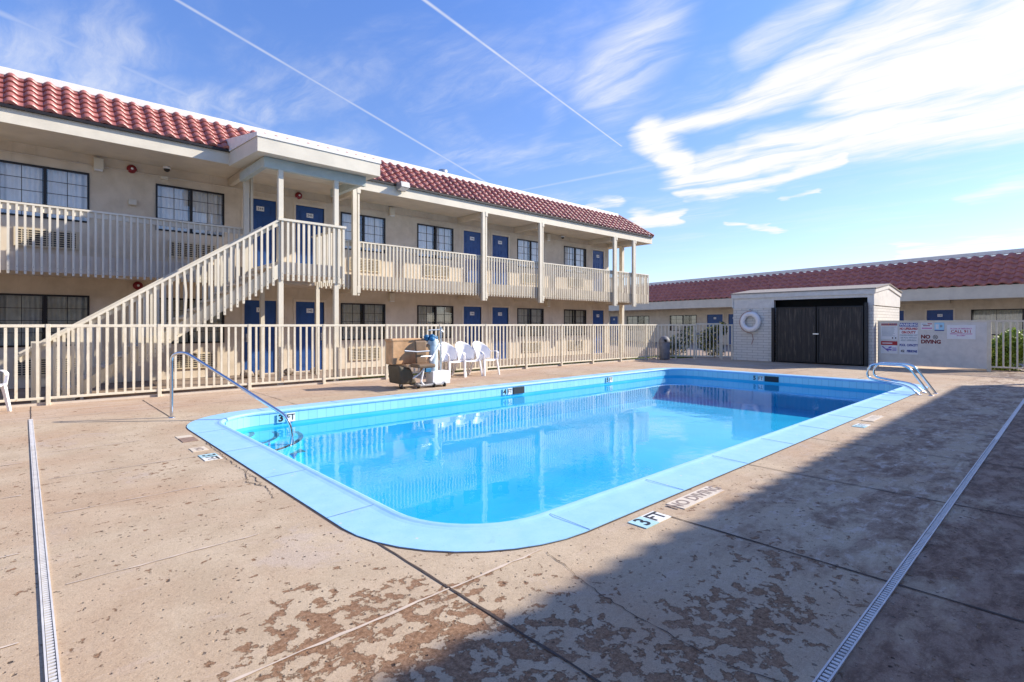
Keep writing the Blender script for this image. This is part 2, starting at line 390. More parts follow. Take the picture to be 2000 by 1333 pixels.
# south zone: red-brown worn coat, plus the shade's warm dark tone painted in
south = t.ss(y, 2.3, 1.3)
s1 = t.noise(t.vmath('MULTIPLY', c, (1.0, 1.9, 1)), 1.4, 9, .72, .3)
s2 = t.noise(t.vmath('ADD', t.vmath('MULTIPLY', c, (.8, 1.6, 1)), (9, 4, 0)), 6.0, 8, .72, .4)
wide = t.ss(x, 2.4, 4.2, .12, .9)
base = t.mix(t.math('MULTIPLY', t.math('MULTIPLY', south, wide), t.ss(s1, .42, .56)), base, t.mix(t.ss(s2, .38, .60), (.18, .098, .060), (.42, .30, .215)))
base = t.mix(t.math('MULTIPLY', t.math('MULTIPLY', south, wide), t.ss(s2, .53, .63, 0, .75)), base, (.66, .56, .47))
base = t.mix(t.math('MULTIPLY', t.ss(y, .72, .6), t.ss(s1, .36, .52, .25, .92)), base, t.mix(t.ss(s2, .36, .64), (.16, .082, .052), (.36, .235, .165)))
def gauss(cx, cy, sx, sy, amt):
    d = t.vmath('LENGTH', t.vmath('DIVIDE', t.vmath('SUBTRACT', c, (cx, cy, 0)), (sx, sy, 1e3))); return t.ss(d, 1, 0, 0, amt)
pn = t.noise(c, 11.5, 10, .63, .15); pn2 = t.noise(c, 2.6, 3, .6)
fld = pn
for g_ in ((1.0, 2.25, .85, .75, .16), (1.5, 1.7, .8, .8, .15), (2.1, 1.1, 1.0, .7, .14), (3.0, 1.1, 1.2, .6, .10), (1.6, 2.4, .5, .4, .05), (.9, 6.0, .8, .5, .06)):
    fld = t.math('ADD', fld, gauss(*g_))
fld = t.math('ADD', fld, t.math('MULTIPLY', t.math('SUBTRACT', pn2, .5), .26))
pm = t.ss(fld, .632, .660); rim = t.math('MULTIPLY', t.ss(fld, .622, .645), t.math('SUBTRACT', 1, pm))
pc = t.mix(t.ss(t.noise(c, 45, 6, .8), .35, .65), (.19, .100, .050), (.40, .245, .145))
base = t.mix(pm, base, pc); base = t.mix(t.math('MULTIPLY', rim, .45), base, (.13, .08, .05))
base = t.mix(t.ss(t.noise(t.vmath('MULTIPLY', c, (1, 1.6, 1)), 3.3, 9, .75, .3), .60, .70, 0, .55), base, (.34, .215, .14))
jit = t.vmath('SCALE', t.comb(t.noise(c, 20, 4, .7), t.noise(t.vmath('ADD', c, (3, 8, 0)), 20, 4, .7)), scale=.03)
vd = t.voro(t.vmath('ADD', c, jit), 13)
pit = t.math('MULTIPLY', t.ss(vd.outputs[0], .14, .08), t.ss(t.noise(vd.outputs['Position'], 30, 1), .47, .49))
vd2 = t.voro(t.vmath('ADD', c, jit), 30); pit2 = t.math('MULTIPLY', t.ss(vd2.outputs[0], .25, .13), t.ss(t.noise(vd2.outputs['Position'], 25, 1), .58, .60))
vd3 = t.voro(t.vmath('ADD', c, (5, 5, 0)), 70); pit3 = t.math('MULTIPLY', t.ss(vd3.outputs[0], .30, .15), t.ss(t.noise(vd3.outputs['Position'], 25, 1), .52, .55))
zone = t.ss(t.noise(c, 1.3, 4, .6), .40, .60, .25, 1.0)
base = t.mix(t.math('MULTIPLY', t.math('MULTIPLY', pit, zone), .95), base, (.060, .036, .026)); base = t.mix(t.math('MULTIPLY', t.math('MULTIPLY', pit2, zone), .8), base, (.10, .06, .042))
base = t.mix(t.math('MULTIPLY', pit3, .55), base, (.18, .12, .085))
base = t.mix(t.ss(fine, .35, .7, .0, .35), base, t.mix(1.0, base, (.62, .58, .55, 1), 'MULTIPLY'))
gr = t.noise(c, 150, 5, .8); base = t.mix(t.ss(gr, .40, .64, 0, .55), base, t.mix(1.0, base, (.60, .56, .53, 1), 'MULTIPLY')); gr2 = t.noise(c, 60, 6, .8); base = t.mix(t.ss(gr2, .56, .68, 0, .4), base, (.66, .56, .45))
h = t.math('SUBTRACT', t.math('ADD', t.math('MULTIPLY', fine, .5), t.math('MULTIPLY', mid, .4)), t.math('ADD', t.math('MULTIPLY', pm, .6), t.math('MULTIPLY', t.math('ADD', pit, pit2), 1.1)))
t.out(t.pr(base, t.ss(mid, .3, .7, .62, .9), normal=t.bump(h, .9, .008), spec=.3))

m, t = mat('lot_ground'); c = t.coord(); n = t.noise(c, 1.2, 8, .7)
t.out(t.pr(t.mix(t.ss(n, .3, .7), (.24, .175, .13), (.34, .265, .21)), .9, normal=t.bump(t.noise(c, 40, 5, .7), .4, .01)))
def leafmat(name, a, b):
    m, t = mat(name); n = t.noise(t.coord(), 7, 4, .7); cc = t.mix(t.ss(n, .35, .65), a, b)
    p = t.new('ShaderNodeBsdfPrincipled'); t.set(p.inputs['Base Color'], cc); p.inputs['Roughness'].default_value = .5
    tl = t.new('ShaderNodeBsdfTranslucent'); t.set(tl.inputs[0], cc); mx = t.new('ShaderNodeMixShader'); mx.inputs[0].default_value = .3
    t.l.new(p.outputs[0], mx.inputs[1]); t.l.new(tl.outputs[0], mx.inputs[2]); t.out(mx.outputs[0])
leafmat('leaf_green', (.09, .17, .02), (.28, .36, .05)); leafmat('leaf_yellow', (.55, .46, .02), (.80, .66, .05)); leafmat('leaf_dark', (.02, .045, .014), (.06, .10, .03))
leafmat('grass', (.10, .16, .03), (.24, .30, .06))
simple('coping_seam', (.21, .35, .50), .7, var=.1)
simple('stem', (.09, .06, .04), .9)

# ---------------------------------------------------------------- ground, deck
PX0, PX1, PY0, PY1 = 1.98, 14.85, 2.63, 8.6     # water-side edge of the pool
CW = .42
def sheet(name, mats, outer, holes, z, extra=None, parent=None):
    bm = bmesh.new()
    def loop(pts):
        vs = [bm.verts.new((p[0], p[1], z)) for p in pts]
        return [bm.edges.new((vs[i], vs[(i + 1) % len(vs)])) for i in range(len(vs))]
    es = loop(outer)
    for h_ in holes: es += loop(h_)
    bmesh.ops.triangle_fill(bm, use_beauty=True, use_dissolve=False, edges=es, normal=(0, 0, 1))
    for f in bm.faces:
        if f.normal.z < 0: f.normal_flip()
    me = bpy.data.meshes.new(name); bm.to_mesh(me); bm.free(); me.materials.append(MATS[mats])
    o = bpy.data.objects.new(name, me); COL.objects.link(o); return o
lot = tag(sheet('ground', 'lot_ground', [(-300, -300), (400, -300), (400, 400), (-300, 400)], [[(0, 1.5), (17, 1.5), (17, 10), (0, 10)]], -.012), kind='structure')
outer = rrect(PX0 - CW, PX1 + CW, PY0 - CW, PY1 + CW, 1.15)
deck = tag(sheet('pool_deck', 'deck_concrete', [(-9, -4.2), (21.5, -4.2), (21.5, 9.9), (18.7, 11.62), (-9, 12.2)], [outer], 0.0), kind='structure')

# joints, cracks (thin strips let into the deck)
def strip(mb, pts, w, z=.004, mi=0, jit=0):
    pts = [Vector((p[0], p[1], 0)) for p in pts]; L = []; Rr = []
    for i, p in enumerate(pts):
        d = (pts[min(i + 1, len(pts) - 1)] - pts[max(i - 1, 0)]).normalized(); n = Vector((-d.y, d.x, 0))
        ww = w * (1 + random.uniform(-jit, jit)) / 2; L.append(p + n * ww); Rr.append(p - n * ww)
    for i in range(len(pts) - 1):
        mb.quad((Rr[i].x, Rr[i].y, z), (Rr[i + 1].x, Rr[i + 1].y, z), (L[i + 1].x, L[i + 1].y, z), (L[i].x, L[i].y, z), mi)
def line(a, b, step=.12, wob=.003):
    d = math.hypot(b[0] - a[0], b[1] - a[1]); n = max(2, int(d / step)); nx, ny = -(b[1] - a[1]) / d, (b[0] - a[0]) / d
    return [(a[0] + (b[0] - a[0]) * i / n + nx * (w_ := random.uniform(-wob, wob)), a[1] + (b[1] - a[1]) * i / n + ny * w_) for i in range(n + 1)]
mb = M()
strip(mb, line((1.62, 3.0), (1.6, -1.5)), .013, jit=.35)
strip(mb, line((1.56, 11.5), (1.57, 9.05)), .013, jit=.3)
for i, x in enumerate((3.37, 5.18, 6.94, 8.7, 10.5, 12.2, 13.9)):
    strip(mb, line((x, 2.19 if i else 2.0), (x, -2.5)), .011 if i else .014, z=.004, jit=.4)
strip(mb, line((0.07, 11.85), (0.06, 10.3)), .012)
for x in (3.4, 5.2, 7.0, 8.8, 10.6, 12.4, 14.2, 16.0): strip(mb, line((x, 9.04), (x, 11.7)), .008, jit=.5)
for y in (3.8, 5.6, 7.4): strip(mb, line((15.28, y), (20.1, y)), .010)
strip(mb, line((17.0, 0), (17.0, 11.3)), .010)
mb.build('expansion_joint', 'joint_dark', deck)
mb = M()
for y, x0, x1, w in ((2.2, -.9, 2.3, .022), (3.62, .16, 1.12, .020), (5.03, .16, 1.1, .016), (6.2, .16, 1.3, .016), (7.5, .16, 1.1, .014)):
    for a, b in (((x0, y), (x1, y + .02)),): strip(mb, line(a, b, .08, .006), w * .7, jit=.6)
for y in (3.1, 4.3, 5.75, 7.1, 8.8): strip(mb, line((-2.5, y - .04), (-.02, y), .1, .006), .016, jit=.6)
strip(mb, line((-3, 10.2), (1.5, 10.27)), .016, jit=.5); strip(mb, line((1.62, 10.28), (15, 10.3)), .015, jit=.6)
mb.build('mortar_line', 'joint_pale', deck)
mb = M()
def crack(pts, w, j=.02):
    out = []
    for i in range(len(pts) - 1):
        a, b = pts[i], pts[i + 1]; n = max(2, int(math.dist(a, b) / .035))
        for k in range(n): f = k / n; out.append((a[0] + (b[0] - a[0]) * f + random.uniform(-j, j) * .5, a[1] + (b[1] - a[1]) * f + random.uniform(-j, j) * .5))
    out.append(pts[-1]); strip(mb, out, w, jit=.6)
crack([(2.3, 2.18), (2.26, 2.04), (2.17, 1.75), (2.12, 1.55), (2.09, 1.28), (2.07, 1.12), (2.07, .96), (2.12, .8), (2.2, .3)], .0045)
crack([(1.54, 6.9), (1.52, 6.3), (1.5, 5.6), (1.50, 5.0), (1.48, 4.6), (1.44, 4.3)], .006, .03)
crack([(1.54, 5.3), (1.46, 5.15), (1.42, 4.9), (1.47, 4.7)], .007, .03); crack([(1.40, 5.95), (1.50, 5.7)], .004)
ol = rrect(PX0 - CW - .006, PX1 + CW + .006, PY0 - CW - .006, PY1 + CW + .006, 1.155)
strip(mb, ol + [ol[0]], .010, z=.003, jit=.7)
mb.build('crack', 'joint_dark', deck)

# channel drains
def drain(a, b, w, label, slot_to):
    d = Vector((b[0] - a[0], b[1] - a[1], 0)); L = d.length; ang = math.atan2(d.y, d.x)
    e = empty('channel_drain', (a[0], a[1], 0), label, 'drain', 'channel drains in the deck', ang)
    mb = M().box(0, L, -w / 2, -w / 2 + w * .17, 0, .010).box(0, L, w / 2 - w * .17, w / 2, 0, .010).build('edge_strip', 'drain_white', e, world=False)
    M().box(0, L, -w / 2 + w * .172, w / 2 - w * .172, 0, .003).build('slot', 'slot_dark', e, world=False)
    mb = M(); x = .01
    while x < slot_to:
        mb.box(x, x + .016, -w * .28, w * .28, .003, .008); x += .028
    if slot_to < L: mb.box(slot_to, L, -w * .30, w * .30, .003, .0085)
    mb.build('grate', 'drain_white', e, world=False)
drain((.085, .4), (.06, 10.25), .045, 'long slotted white channel drain crossing the deck left of the pool', 7.6)
drain((-3, .665), (21.2, .685), .045, 'long slotted white channel drain across the shaded deck right of the pool', 11.4)

# ---------------------------------------------------------------- pool
pool = empty('swimming_pool', (8.4, 5.6, 0), 'rectangular outdoor swimming pool with pale blue coping and rounded near corners', 'swimming pool')
WZ = -.235
inner = rrect(PX0, PX1, PY0, PY1, .72); N = len(inner)
def ring(off, z):
    return [(p[0], p[1], z) for p in rrect(PX0 - off, PX1 + off, PY0 - off, PY1 + off, .72 + off)]
prof = [(CW, -.02), (CW, .008), (.10, .010), (.065, .014), (.045, .020), (.02, .022), (.0, .014), (-.008, .0), (-.004, -.022), (.012, -.032)]
mb = M(); rs = [ring(*p) for p in prof]
for i in range(len(rs) - 1):
    mb.add(rs[i] + rs[i + 1], [(k, (k + 1) % N, N + (k + 1) % N, N + k) for k in range(N)], 0, True)
cop = mb.build('coping', 'coping_blue', pool)
def cjoint(a, b): M().bar(a, b, .004, .0025).build('coping_joint', 'coping_seam', pool)
for k in range(10):
    x = 2.75 + k * 1.22
    cjoint((x, PY0 - CW, .0105), (x, PY0 - .06, .020)); cjoint((x, PY1 + CW, .0105), (x, PY1 + .06, .020))
for k in range(4):
    y = 3.6 + k * 1.3; cjoint((PX0 - CW, y, .0105), (PX0 - .06, y, .020)); cjoint((PX1 + .06, y, .02), (PX1 + CW, y, .0105))
def wallring(off, z0, z1, name, m_, nn=None):
    a = ring(off, z0); b = ring(off, z1); return M().add(a + b, [(k, (k + 1) % N, N + (k + 1) % N, N + k)[::-1] for k in range(N)], 0, True).build(name, m_, pool)
wallring(.012, -.19, -.03, 'tile_band', 'pool_tile')
wallring(.016, -1.6, -.188, 'pool_wall', 'pool_floor')
mb = M(); fl = [(p[0], p[1], -.80 - max(0, (p[0] - 6)) * .006) for p in ring(.018, 0)]
def fz(x): return -.80 - max(0, x - 6) * .006
ny = 12; nx = 24
mb.quad((PX0 - .02, PY0 - .02, fz(0)), (6, PY0 - .02, fz(0)), (6, PY1 + .02, fz(0)), (PX0 - .02, PY1 + .02, fz(0)))
mb.quad((6, PY0 - .02, fz(0)), (PX1 + .02, PY0 - .02, fz(PX1)), (PX1 + .02, PY1 + .02, fz(PX1)), (6, PY1 + .02, fz(0)))
mb.build('pool_bottom', 'pool_floor', pool)
# corner steps with black edging
for rr, z in ((.58, -.275), (.92, -.315), (1.26, -.36)):
    arc = [(PX0 + rr * math.cos(R(-a)), PY1 - rr * math.sin(R(a)) * 1.0) for a in range(0, 91, 6)]
    c0 = (PX0 - .01, PY1 + .01)
    mb = M(); top = [(c0[0], c0[1], z)] + [(c0[0], arc[-1][1], z)] + [(p[0], p[1], z) for p in arc[::-1]] + [(arc[0][0], c0[1], z)]
    mb.add(top, [tuple(range(len(top)))])
    mb.add([(p[0], p[1], z) for p in arc] + [(p[0], p[1], -.81) for p in arc], [(i, i + 1, len(arc) + i + 1, len(arc) + i) for i in range(len(arc) - 1)])
    st = mb.build('step', 'pool_floor', pool)
    mb = M(); ia = [(PX0 + (rr - .07) * math.cos(R(a)), PY1 - (rr - .07) * math.sin(R(a))) for a in range(0, 91, 6)]
    n_ = len(arc); mb.add([(p[0], p[1], z + .004) for p in arc] + [(p[0], p[1], z + .004) for p in ia], [(i, i + 1, n_ + i + 1, n_ + i)[::-1] for i in range(n_ - 1)])
    mb.build('step_edging', 'step_black', st)
M().box(8.0, 8.34, PY1 - .012, PY1 + .02, -.19, -.045).build('skimmer_opening', 'skimmer_dark', pool)
M().box(PX1 - .012, PX1 + .02, 5.50, 5.86, -.19, -.045).build('skimmer_opening', 'skimmer_dark', pool)
# water surface
wm = M(); wr = ring(.01, WZ); wm.add(wr, [tuple(range(len(wr)))])
tag(wm.build('water', 'water'), kind='structure')

# depth markers on the pool wall
def marker_wall(x, num, label, grp):
    y = PY1 - .004
    e = empty('depth_marker', (x, y, -.19), label, 'depth marker', grp)
    M().box(x, x + .125, y - .004, y + .003, -.186, -.05).build('number_tile', 'pool_tile', e)
    M().box(x + .15, x + .285, y - .004, y + .003, -.186, -.048).build('letter_tile', 'tile_white', e)
    text('numeral', num, .15, 'ink_black', e, (.062, -.0062, .072), bold=.006, sx=1.1); text('lettering', 'FT', .135, 'ink_black', e, (.216, -.0062, .072), sx=.9, bold=.001)
marker_wall(2.91, '3', 'black 3 FT depth tiles on the pool wall beside the curved steps', 'depth markers on the pool wall')
marker_wall(7.68, '4', 'black 4 FT depth tiles on the pool wall beside a dark skimmer slot', 'depth markers on the pool wall')
marker_wall(11.38, '5', 'black 5 FT depth tiles on the fence-side pool wall', 'depth markers on the pool wall')
e = empty('depth_marker', (PX1 - .004, 6.2, -.19), 'black 5 FT depth tiles on the shaded far end wall of the pool', 'depth marker', 'depth markers on the pool wall')
M().box(PX1 - .008, PX1, 6.05, 6.2, -.186, -.05).build('number_tile', 'pool_tile', e)
M().box(PX1 - .008, PX1, 5.89, 6.03, -.186, -.048).build('letter_tile', 'tile_white', e)
text('numeral', '5', .15, 'ink_black', e, (-.0062, -.07, .072), (R(90), 0, R(-90)), bold=.006); text('lettering', 'FT', .135, 'ink_black', e, (-.0062, -.235, .072), (R(90), 0, R(-90)), sx=.9, bold=.001)
# deck tiles
def tilemark(loc, rz, label, parts, grp, cat='deck tile'):
    e = empty('deck_marker', loc, label, cat, grp, rz)
    for (x0, x1, y0, y1, m_, s_, sz, mt) in parts:
        o_ = M().box(x0, x1, y0, y1, .001, .0065).build('tile', m_, e, world=False)
        if s_: text('lettering', s_, sz, mt, e, ((x0 + x1) / 2, (y0 + y1) / 2, .0072), (0, 0, 0), ext=.0005, bold=.003)
    return e
tilemark((3.05, 1.97, 0), 0, 'blue and white 3 FT depth tile set in the deck beside the NO DIVING tile', [(0, .155, 0, .15, 'tile_blue', '3', .17, 'ink_black'), (.158, .318, 0, .15, 'tile_white', 'FT', .15, 'ink_black')], 'depth tiles set in the deck')
tilemark((3.58, 1.985, 0), 0, 'worn cream NO DIVING tile set in the deck near the rounded pool corner', [(0, .64, 0, .155, 'tile_cream', 'NO DIVING', .14, 'tile_ink')], 'no diving tiles set in the deck')
tilemark((1.32, 6.24, 0), R(-90), 'small worn 3 FT depth tile in the deck left of the pool', [(0, .15, 0, .16, 'tile_blue', '3', .17, 'ink_black'), (.152, .30, 0, .16, 'tile_white', 'FT', .14, 'ink_black')], 'depth tiles set in the deck')
tilemark((1.32, 6.66, 0), R(-90), 'faded cream NO DIVING tile behind the left depth tile', [(0, .22, 0, .15, 'tile_cream', 'NO', .1, 'tile_ink')], 'no diving tiles set in the deck')
tilemark((1.50, 7.05, 0), R(90), 'brown patch of missing tiles in the deck near the pool corner', [(0, .27, 0, .16, 'tile_worn', None, 0, ''), (.28, .42, 0, .16, 'tile_cream', None, 0, '')], None, 'tile patch')
tilemark((8.13, 1.93, 0), 0, 'small white depth tile in the deck partway to the ladder', [(0, .15, 0, .15, 'tile_blue', '5', .13, 'ink_grey'), (.152, .30, 0, .15, 'tile_white', 'FT', .12, 'ink_grey')], 'depth tiles set in the deck')
tilemark((8.75, 1.97, 0), 0, 'bare cream NO DIVING tile beyond the small white depth tile', [(0, .6, 0, .15, 'tile_cream', 'NO DIVING', .13, 'tile_cream')], 'no diving tiles set in the deck')

# handrail, grab rails
def smooth_path(pts, rad=.12, n=6):
    pts = [Vector(p) for p in pts]; out = [pts[0]]
    for i in range(1, len(pts) - 1):
        a, b, c_ = pts[i - 1], pts[i], pts[i + 1]; r_ = min(rad, (a - b).length * .48, (c_ - b).length * .48)
        p0 = b + (a - b).normalized() * r_; p1 = b + (c_ - b).normalized() * r_
        for k in range(n + 1): f = k / n; out.append(p0 * (1 - f) ** 2 + b * 2 * f * (1 - f) + p1 * f * f)
    out.append(pts[-1]); return out
e = empty('pool_handrail', (1.58, 9.07, 0), 'single bent chrome handrail running from the deck down into the pool steps', 'handrail')
pth = smooth_path([(1.58, 9.07, 0), (1.58, 9.07, .93), (1.72, 8.92, .965), (2.80, 7.77, .02), (2.84, 7.72, -.4)], .16)
M().tube(pth, .023, 14).build('rail', 'chrome', e)
M().lathe([(.0, .012), (.035, .012), (.05, .002), (.05, -.001)], (1.58, 9.07, 0)).build('base_flange', 'chrome', e)
M().box(2.70, 2.98, 7.60, 7.84, -.47, -.462).build('foot_plate', 'grey_metal', e)
for i, x in enumerate((12.75, 13.25)):
    e = empty('grab_rail', (x, 2.05, 0), ('nearer' if i == 0 else 'farther') + ' of the two looped chrome ladder rails at the far right pool corner', 'grab rail', 'looped chrome pool ladder rails')
    pth = smooth_path([(x, 1.94, 0), (x, 2.30, .56), (x, 2.95, .56), (x, 3.0, .26), (x, 2.30, .16), (x, 2.12, 0)], .15)
    M().tube(pth, .021, 12).build('rail', 'chrome', e)
    for y in (1.94, 2.12): M().lathe([(.0, .01), (.032, .01), (.042, .002), (.042, -.001)], (x, y, .0)).build('base_flange', 'chrome', e)

# ---------------------------------------------------------------- fences
def fence_run(pts, label, ht=1.37, bay=1.58, start=None, pick=.132, name='metal_fence', kerb=True, z0=.10, posts=True):
    a, b = Vector((*pts[0], 0)), Vector((*pts[1], 0)); d = b - a; L = d.length; ang = math.atan2(d.y, d.x)
    e = empty(name, (a.x, a.y, 0), label, 'fence', None, ang)
    M().box(0, L, -.022, .022, ht - .05, ht).build('top_rail', 'fence_paint', e, world=False, bevel=.004)
    M().box(0, L, -.018, .018, z0, z0 + .042).build('bottom_rail', 'fence_paint', e, world=False, bevel=.004)
    if kerb: M().box(0, L, .03, .10, -.02, .045).build('kerb_strip', 'cream_paint', e, world=False, bevel=.006)
    x = start or 0; np_ = 0; xs = []
    while x < L + .01: xs.append(x); x += bay
    pm_ = None
    for q in xs:
        if not posts: break
        pm_ = M().box(-.031, .031, -.033, .033, -.01, ht + .004).build('post', 'fence_paint', e, loc=(q, 0, 0), world=False, bevel=.004) if pm_ is None else dup(pm_, e, (q, 0, 0))
    # one panel of pickets per bay
    edges = ([0] if xs and xs[0] > .1 else []) + xs + ([L] if L - xs[-1] > .1 else [])
    for i in range(len(edges) - 1):
        mb = M(); n_ = max(1, round((edges[i + 1] - edges[i]) / pick))
        for k in range(1, n_):
            q = edges[i] + (edges[i + 1] - edges[i]) * k / n_ + random.uniform(-.002, .002); lean = random.uniform(-.004, .004)
            mb.hexa([(q - .019, -.016, z0 + .04), (q + .019, -.016, z0 + .04), (q + .019, .016, z0 + .04), (q - .019, .016, z0 + .04)],
                    [(q - .019 + lean, -.016, ht - .048), (q + .019 + lean, -.016, ht - .048), (q + .019 + lean, .016, ht - .048), (q - .019 + lean, .016, ht - .048)])
        if mb.v: mb.build('picket_panel', 'fence_paint', e, world=False)
    return e
fence_run([(-6.02, 12.06), (18.4, 11.42)], 'long cream metal picket fence between the pool and the two-storey motel', start=6.02 + .29 - 3 * 1.58)
fence_run([(18.43, 11.38), (19.28, 10.27)], 'short cream picket fence run behind the grey litter bin', bay=.69, start=.0, kerb=False)
fence_run([(19.89, 9.47), (20.12, 9.17)], 'narrow cream picket panel against the pump house wall', bay=.38, kerb=False)
# gate in the corner
ga, gb = Vector((19.30, 10.24, 0)), Vector((19.87, 9.50, 0)); gd_ = gb - ga
e = empty('metal_gate', tuple(ga), 'cream picket gate in the corner between fence and pump house', 'gate', None, math.atan2(gd_.y, gd_.x)); L = gd_.length
M().box(0, .05, -.02, .02, .05, 1.41).box(L - .05, L, -.02, .02, .05, 1.41).box(.05, L - .05, -.018, .018, 1.36, 1.41).box(.05, L - .05, -.018, .018, .10, .15).build('gate_frame', 'fence_paint', e, world=False)
mb = M()
for k in range(1, 7): mb.box(L * k / 7 - .015, L * k / 7 + .015, -.014, .014, .15, 1.36)
mb.build('picket_panel', 'fence_paint', e, world=False); M().box(.02, .12, -.05, -.02, .95, 1.05).build('latch', 'grey_metal', e, world=False)
# right-hand fence along x = 20.5
fence_run([(20.5, 1.77), (20.5, -6.0)], 'cream picket fence at the right edge beyond the sign board', ht=1.49, kerb=False, z0=.12, pick=.147)
e = empty('sign_board', (20.5, 4.46, 0), 'plain cream solid fence panel carrying the pool signs beside the pump house', 'fence panel')
M().box(20.485, 20.515, 1.79, 4.46, .07, 1.44).build('board', 'siding', e)
M().box(20.47, 20.53, 1.79, 4.46, 1.44, 1.49).build('top_rail', 'fence_paint', e, bevel=.004)
M().box(20.475, 20.525, 4.46, 4.50, 0, 1.5).build('post', 'fence_paint', e); M().box(20.475, 20.525, 1.795, 1.835, 0, 1.437).build('post', 'fence_paint', e)

# ---------------------------------------------------------------- signs on the board
def sign(y0, y1, z0, z1, m_, label, grp='signs on the solid fence panel'):
    e = empty('pool_sign', (20.484, y0, z0), label, 'sign', grp)
    if m_: M().box(20.472, 20.483, y1, y0, z0, z1).build('panel', m_, e)
    return e, y0 - y1, z1 - z0
RS = (R(90), 0, R(-90))
def stx(e, s, size, m_, u, v, **k): k['bold'] = k.get('bold', 0) + .002; return text('lettering', s, size, m_, e, (-.0130, -u, v), RS, ext=.0006, **k)
def sband(e, u0, u1, v0, v1, m_, d=.0125, name='colour_band'):
    w0 = W[e.name]; return M().box(w0.x - d, w0.x - .0105, w0.y - u1, w0.y - u0, w0.z + v0, w0.z + v1).build(name, m_, e)
e, w, h = sign(4.41, 3.96, .88, 1.42, 'plate_white', 'white pool rules sign with orange header at upper left of the panel')
sband(e, .01, w - .01, h - .09, h - .015, 'ink_orange'); stx(e, 'POOL RULES', .075, 'ink_blue', w / 2, h - .052, sx=.95)
for k in range(9): sband(e, .03, w - .03 - random.uniform(0, .12), h - .14 - k * .036, h - .127 - k * .036, 'ink_grey', name='text_line')
for u in (.3, .38): sband(e, u, u + .035, .03, .075, 'ink_black', name='pictogram')
e, w, h = sign(4.41, 3.96, .43, .84, 'plate_white', 'white sign with red header and violet drawing at lower left of the panel')
sband(e, .005, w - .005, h - .14, h - .01, 'ink_red'); sband(e, .04, .31, h - .09, h - .06, 'plate_white', .0132, 'text_line')
mb = M(); mb.bar((20.4705, 4.37, .66), (20.4705, 4.20, .50), .003, .03).bar((20.4705, 4.26, .57), (20.4705, 4.12, .55), .003, .05).bar((20.4705, 4.2, .62), (20.4705, 4.12, .64), .003, .045); mb.build('pictogram', 'ink_violet', e)
for k in range(3): sband(e, .31, .42, .09 + k * .04, .11 + k * .04, 'ink_violet', name='text_line')
e, w, h = sign(3.91, 3.44, .42, 1.42, 'plate_white', 'tall white WARNING sign with blue header and pool capacity below')
sband(e, .0, w, h - .12, h - .005, 'ink_blue'); stx(e, 'WARNING', .105, 'plate_white', w / 2, h - .063, sx=.9, bold=.002)
stx(e, 'NO LIFEGUARD', .095, 'ink_red', w / 2, h - .19, sx=.68, bold=.003); stx(e, 'ON DUTY', .105, 'ink_red', w / 2, h - .305, sx=.75, bold=.003)
stx(e, 'CHILDREN SHOULD NOT', .068, 'ink_grey', w / 2, h - .395, sx=.58); stx(e, 'USE POOL WITHOUT', .068, 'ink_grey', w / 2, h - .475, sx=.64); stx(e, 'ADULT SUPERVISION', .068, 'ink_grey', w / 2, h - .555, sx=.62)
stx(e, 'POOL  CAPACITY', .095, 'ink_blue', w / 2, .29, sx=.62, bold=.003); stx(e, '42', .10, 'ink_black', .08, .1, bold=.002); stx(e, 'PERSONS', .095, 'ink_blue', w - .15, .1, sx=.66, bold=.004)
e, w, h = sign(3.36, 3.08, 1.20, 1.42, 'plate_white', 'small white notice with pink lettering above the NO DIVING words')
sband(e, .16, .27, .17, .20, 'ink_red', name='text_line'); sband(e, .02, .14, .165, .185, 'ink_grey', name='text_line'); sband(e, .05, .22, .115, .14, 'ink_maroon', name='text_line'); sband(e, .02, .27, .03, .07, 'ink_pink', name='text_line')
e, w, h = sign(3.03, 2.80, 1.17, 1.42, 'sign_blue', 'small pale blue square sign left of the white emergency sign')
sband(e, .0, w, 0, .03, 'ink_blue'); sband(e, .13, .19, .11, .18, 'ink_grey', name='pictogram'); sband(e, .03, .10, .06, .2, 'plate_white', name='pictogram')
e, w, h = sign(3.37, 2.84, .74, 1.08, None, 'dark red NO DIVING words with a round symbol painted on the panel')
for s_, u, v in (('NO', .12, .24), ('DIVING', .25, .09)): text('lettering', s_, .155, 'ink_maroon', e, (-.0010, -u, v), RS, ext=.0006, bold=.008, sx=.93)
M().lathe([(.062, 0), (.062, .003), (.050, .003), (.050, 0)], (20.481, 3.37 - .36, .98), 20, axis='X').bar((20.4815, 3.05, 1.02), (20.4815, 2.97, .94), .002, .012).bar((20.4815, 3.04, .96), (20.4815, 2.98, 1.0), .002, .016).build('round_symbol', 'ink_black', e)
e, w, h = sign(2.73, 2.08, .93, 1.35, 'plate_white', 'white landscape CALL 911 emergency sign with pink red lettering')
stx(e, 'IN CASE OF EMERGENCY', .055, 'ink_pink', w / 2, .31, sx=.8); stx(e, 'CALL 911', .115, 'ink_red', w / 2, .225, sx=1.0); stx(e, 'EMERGENCY PHONE LOCATED', .045, 'ink_pink', w / 2, .155, sx=.8); stx(e, 'IN LOBBY', .045, 'ink_pink', w / 2, .105)

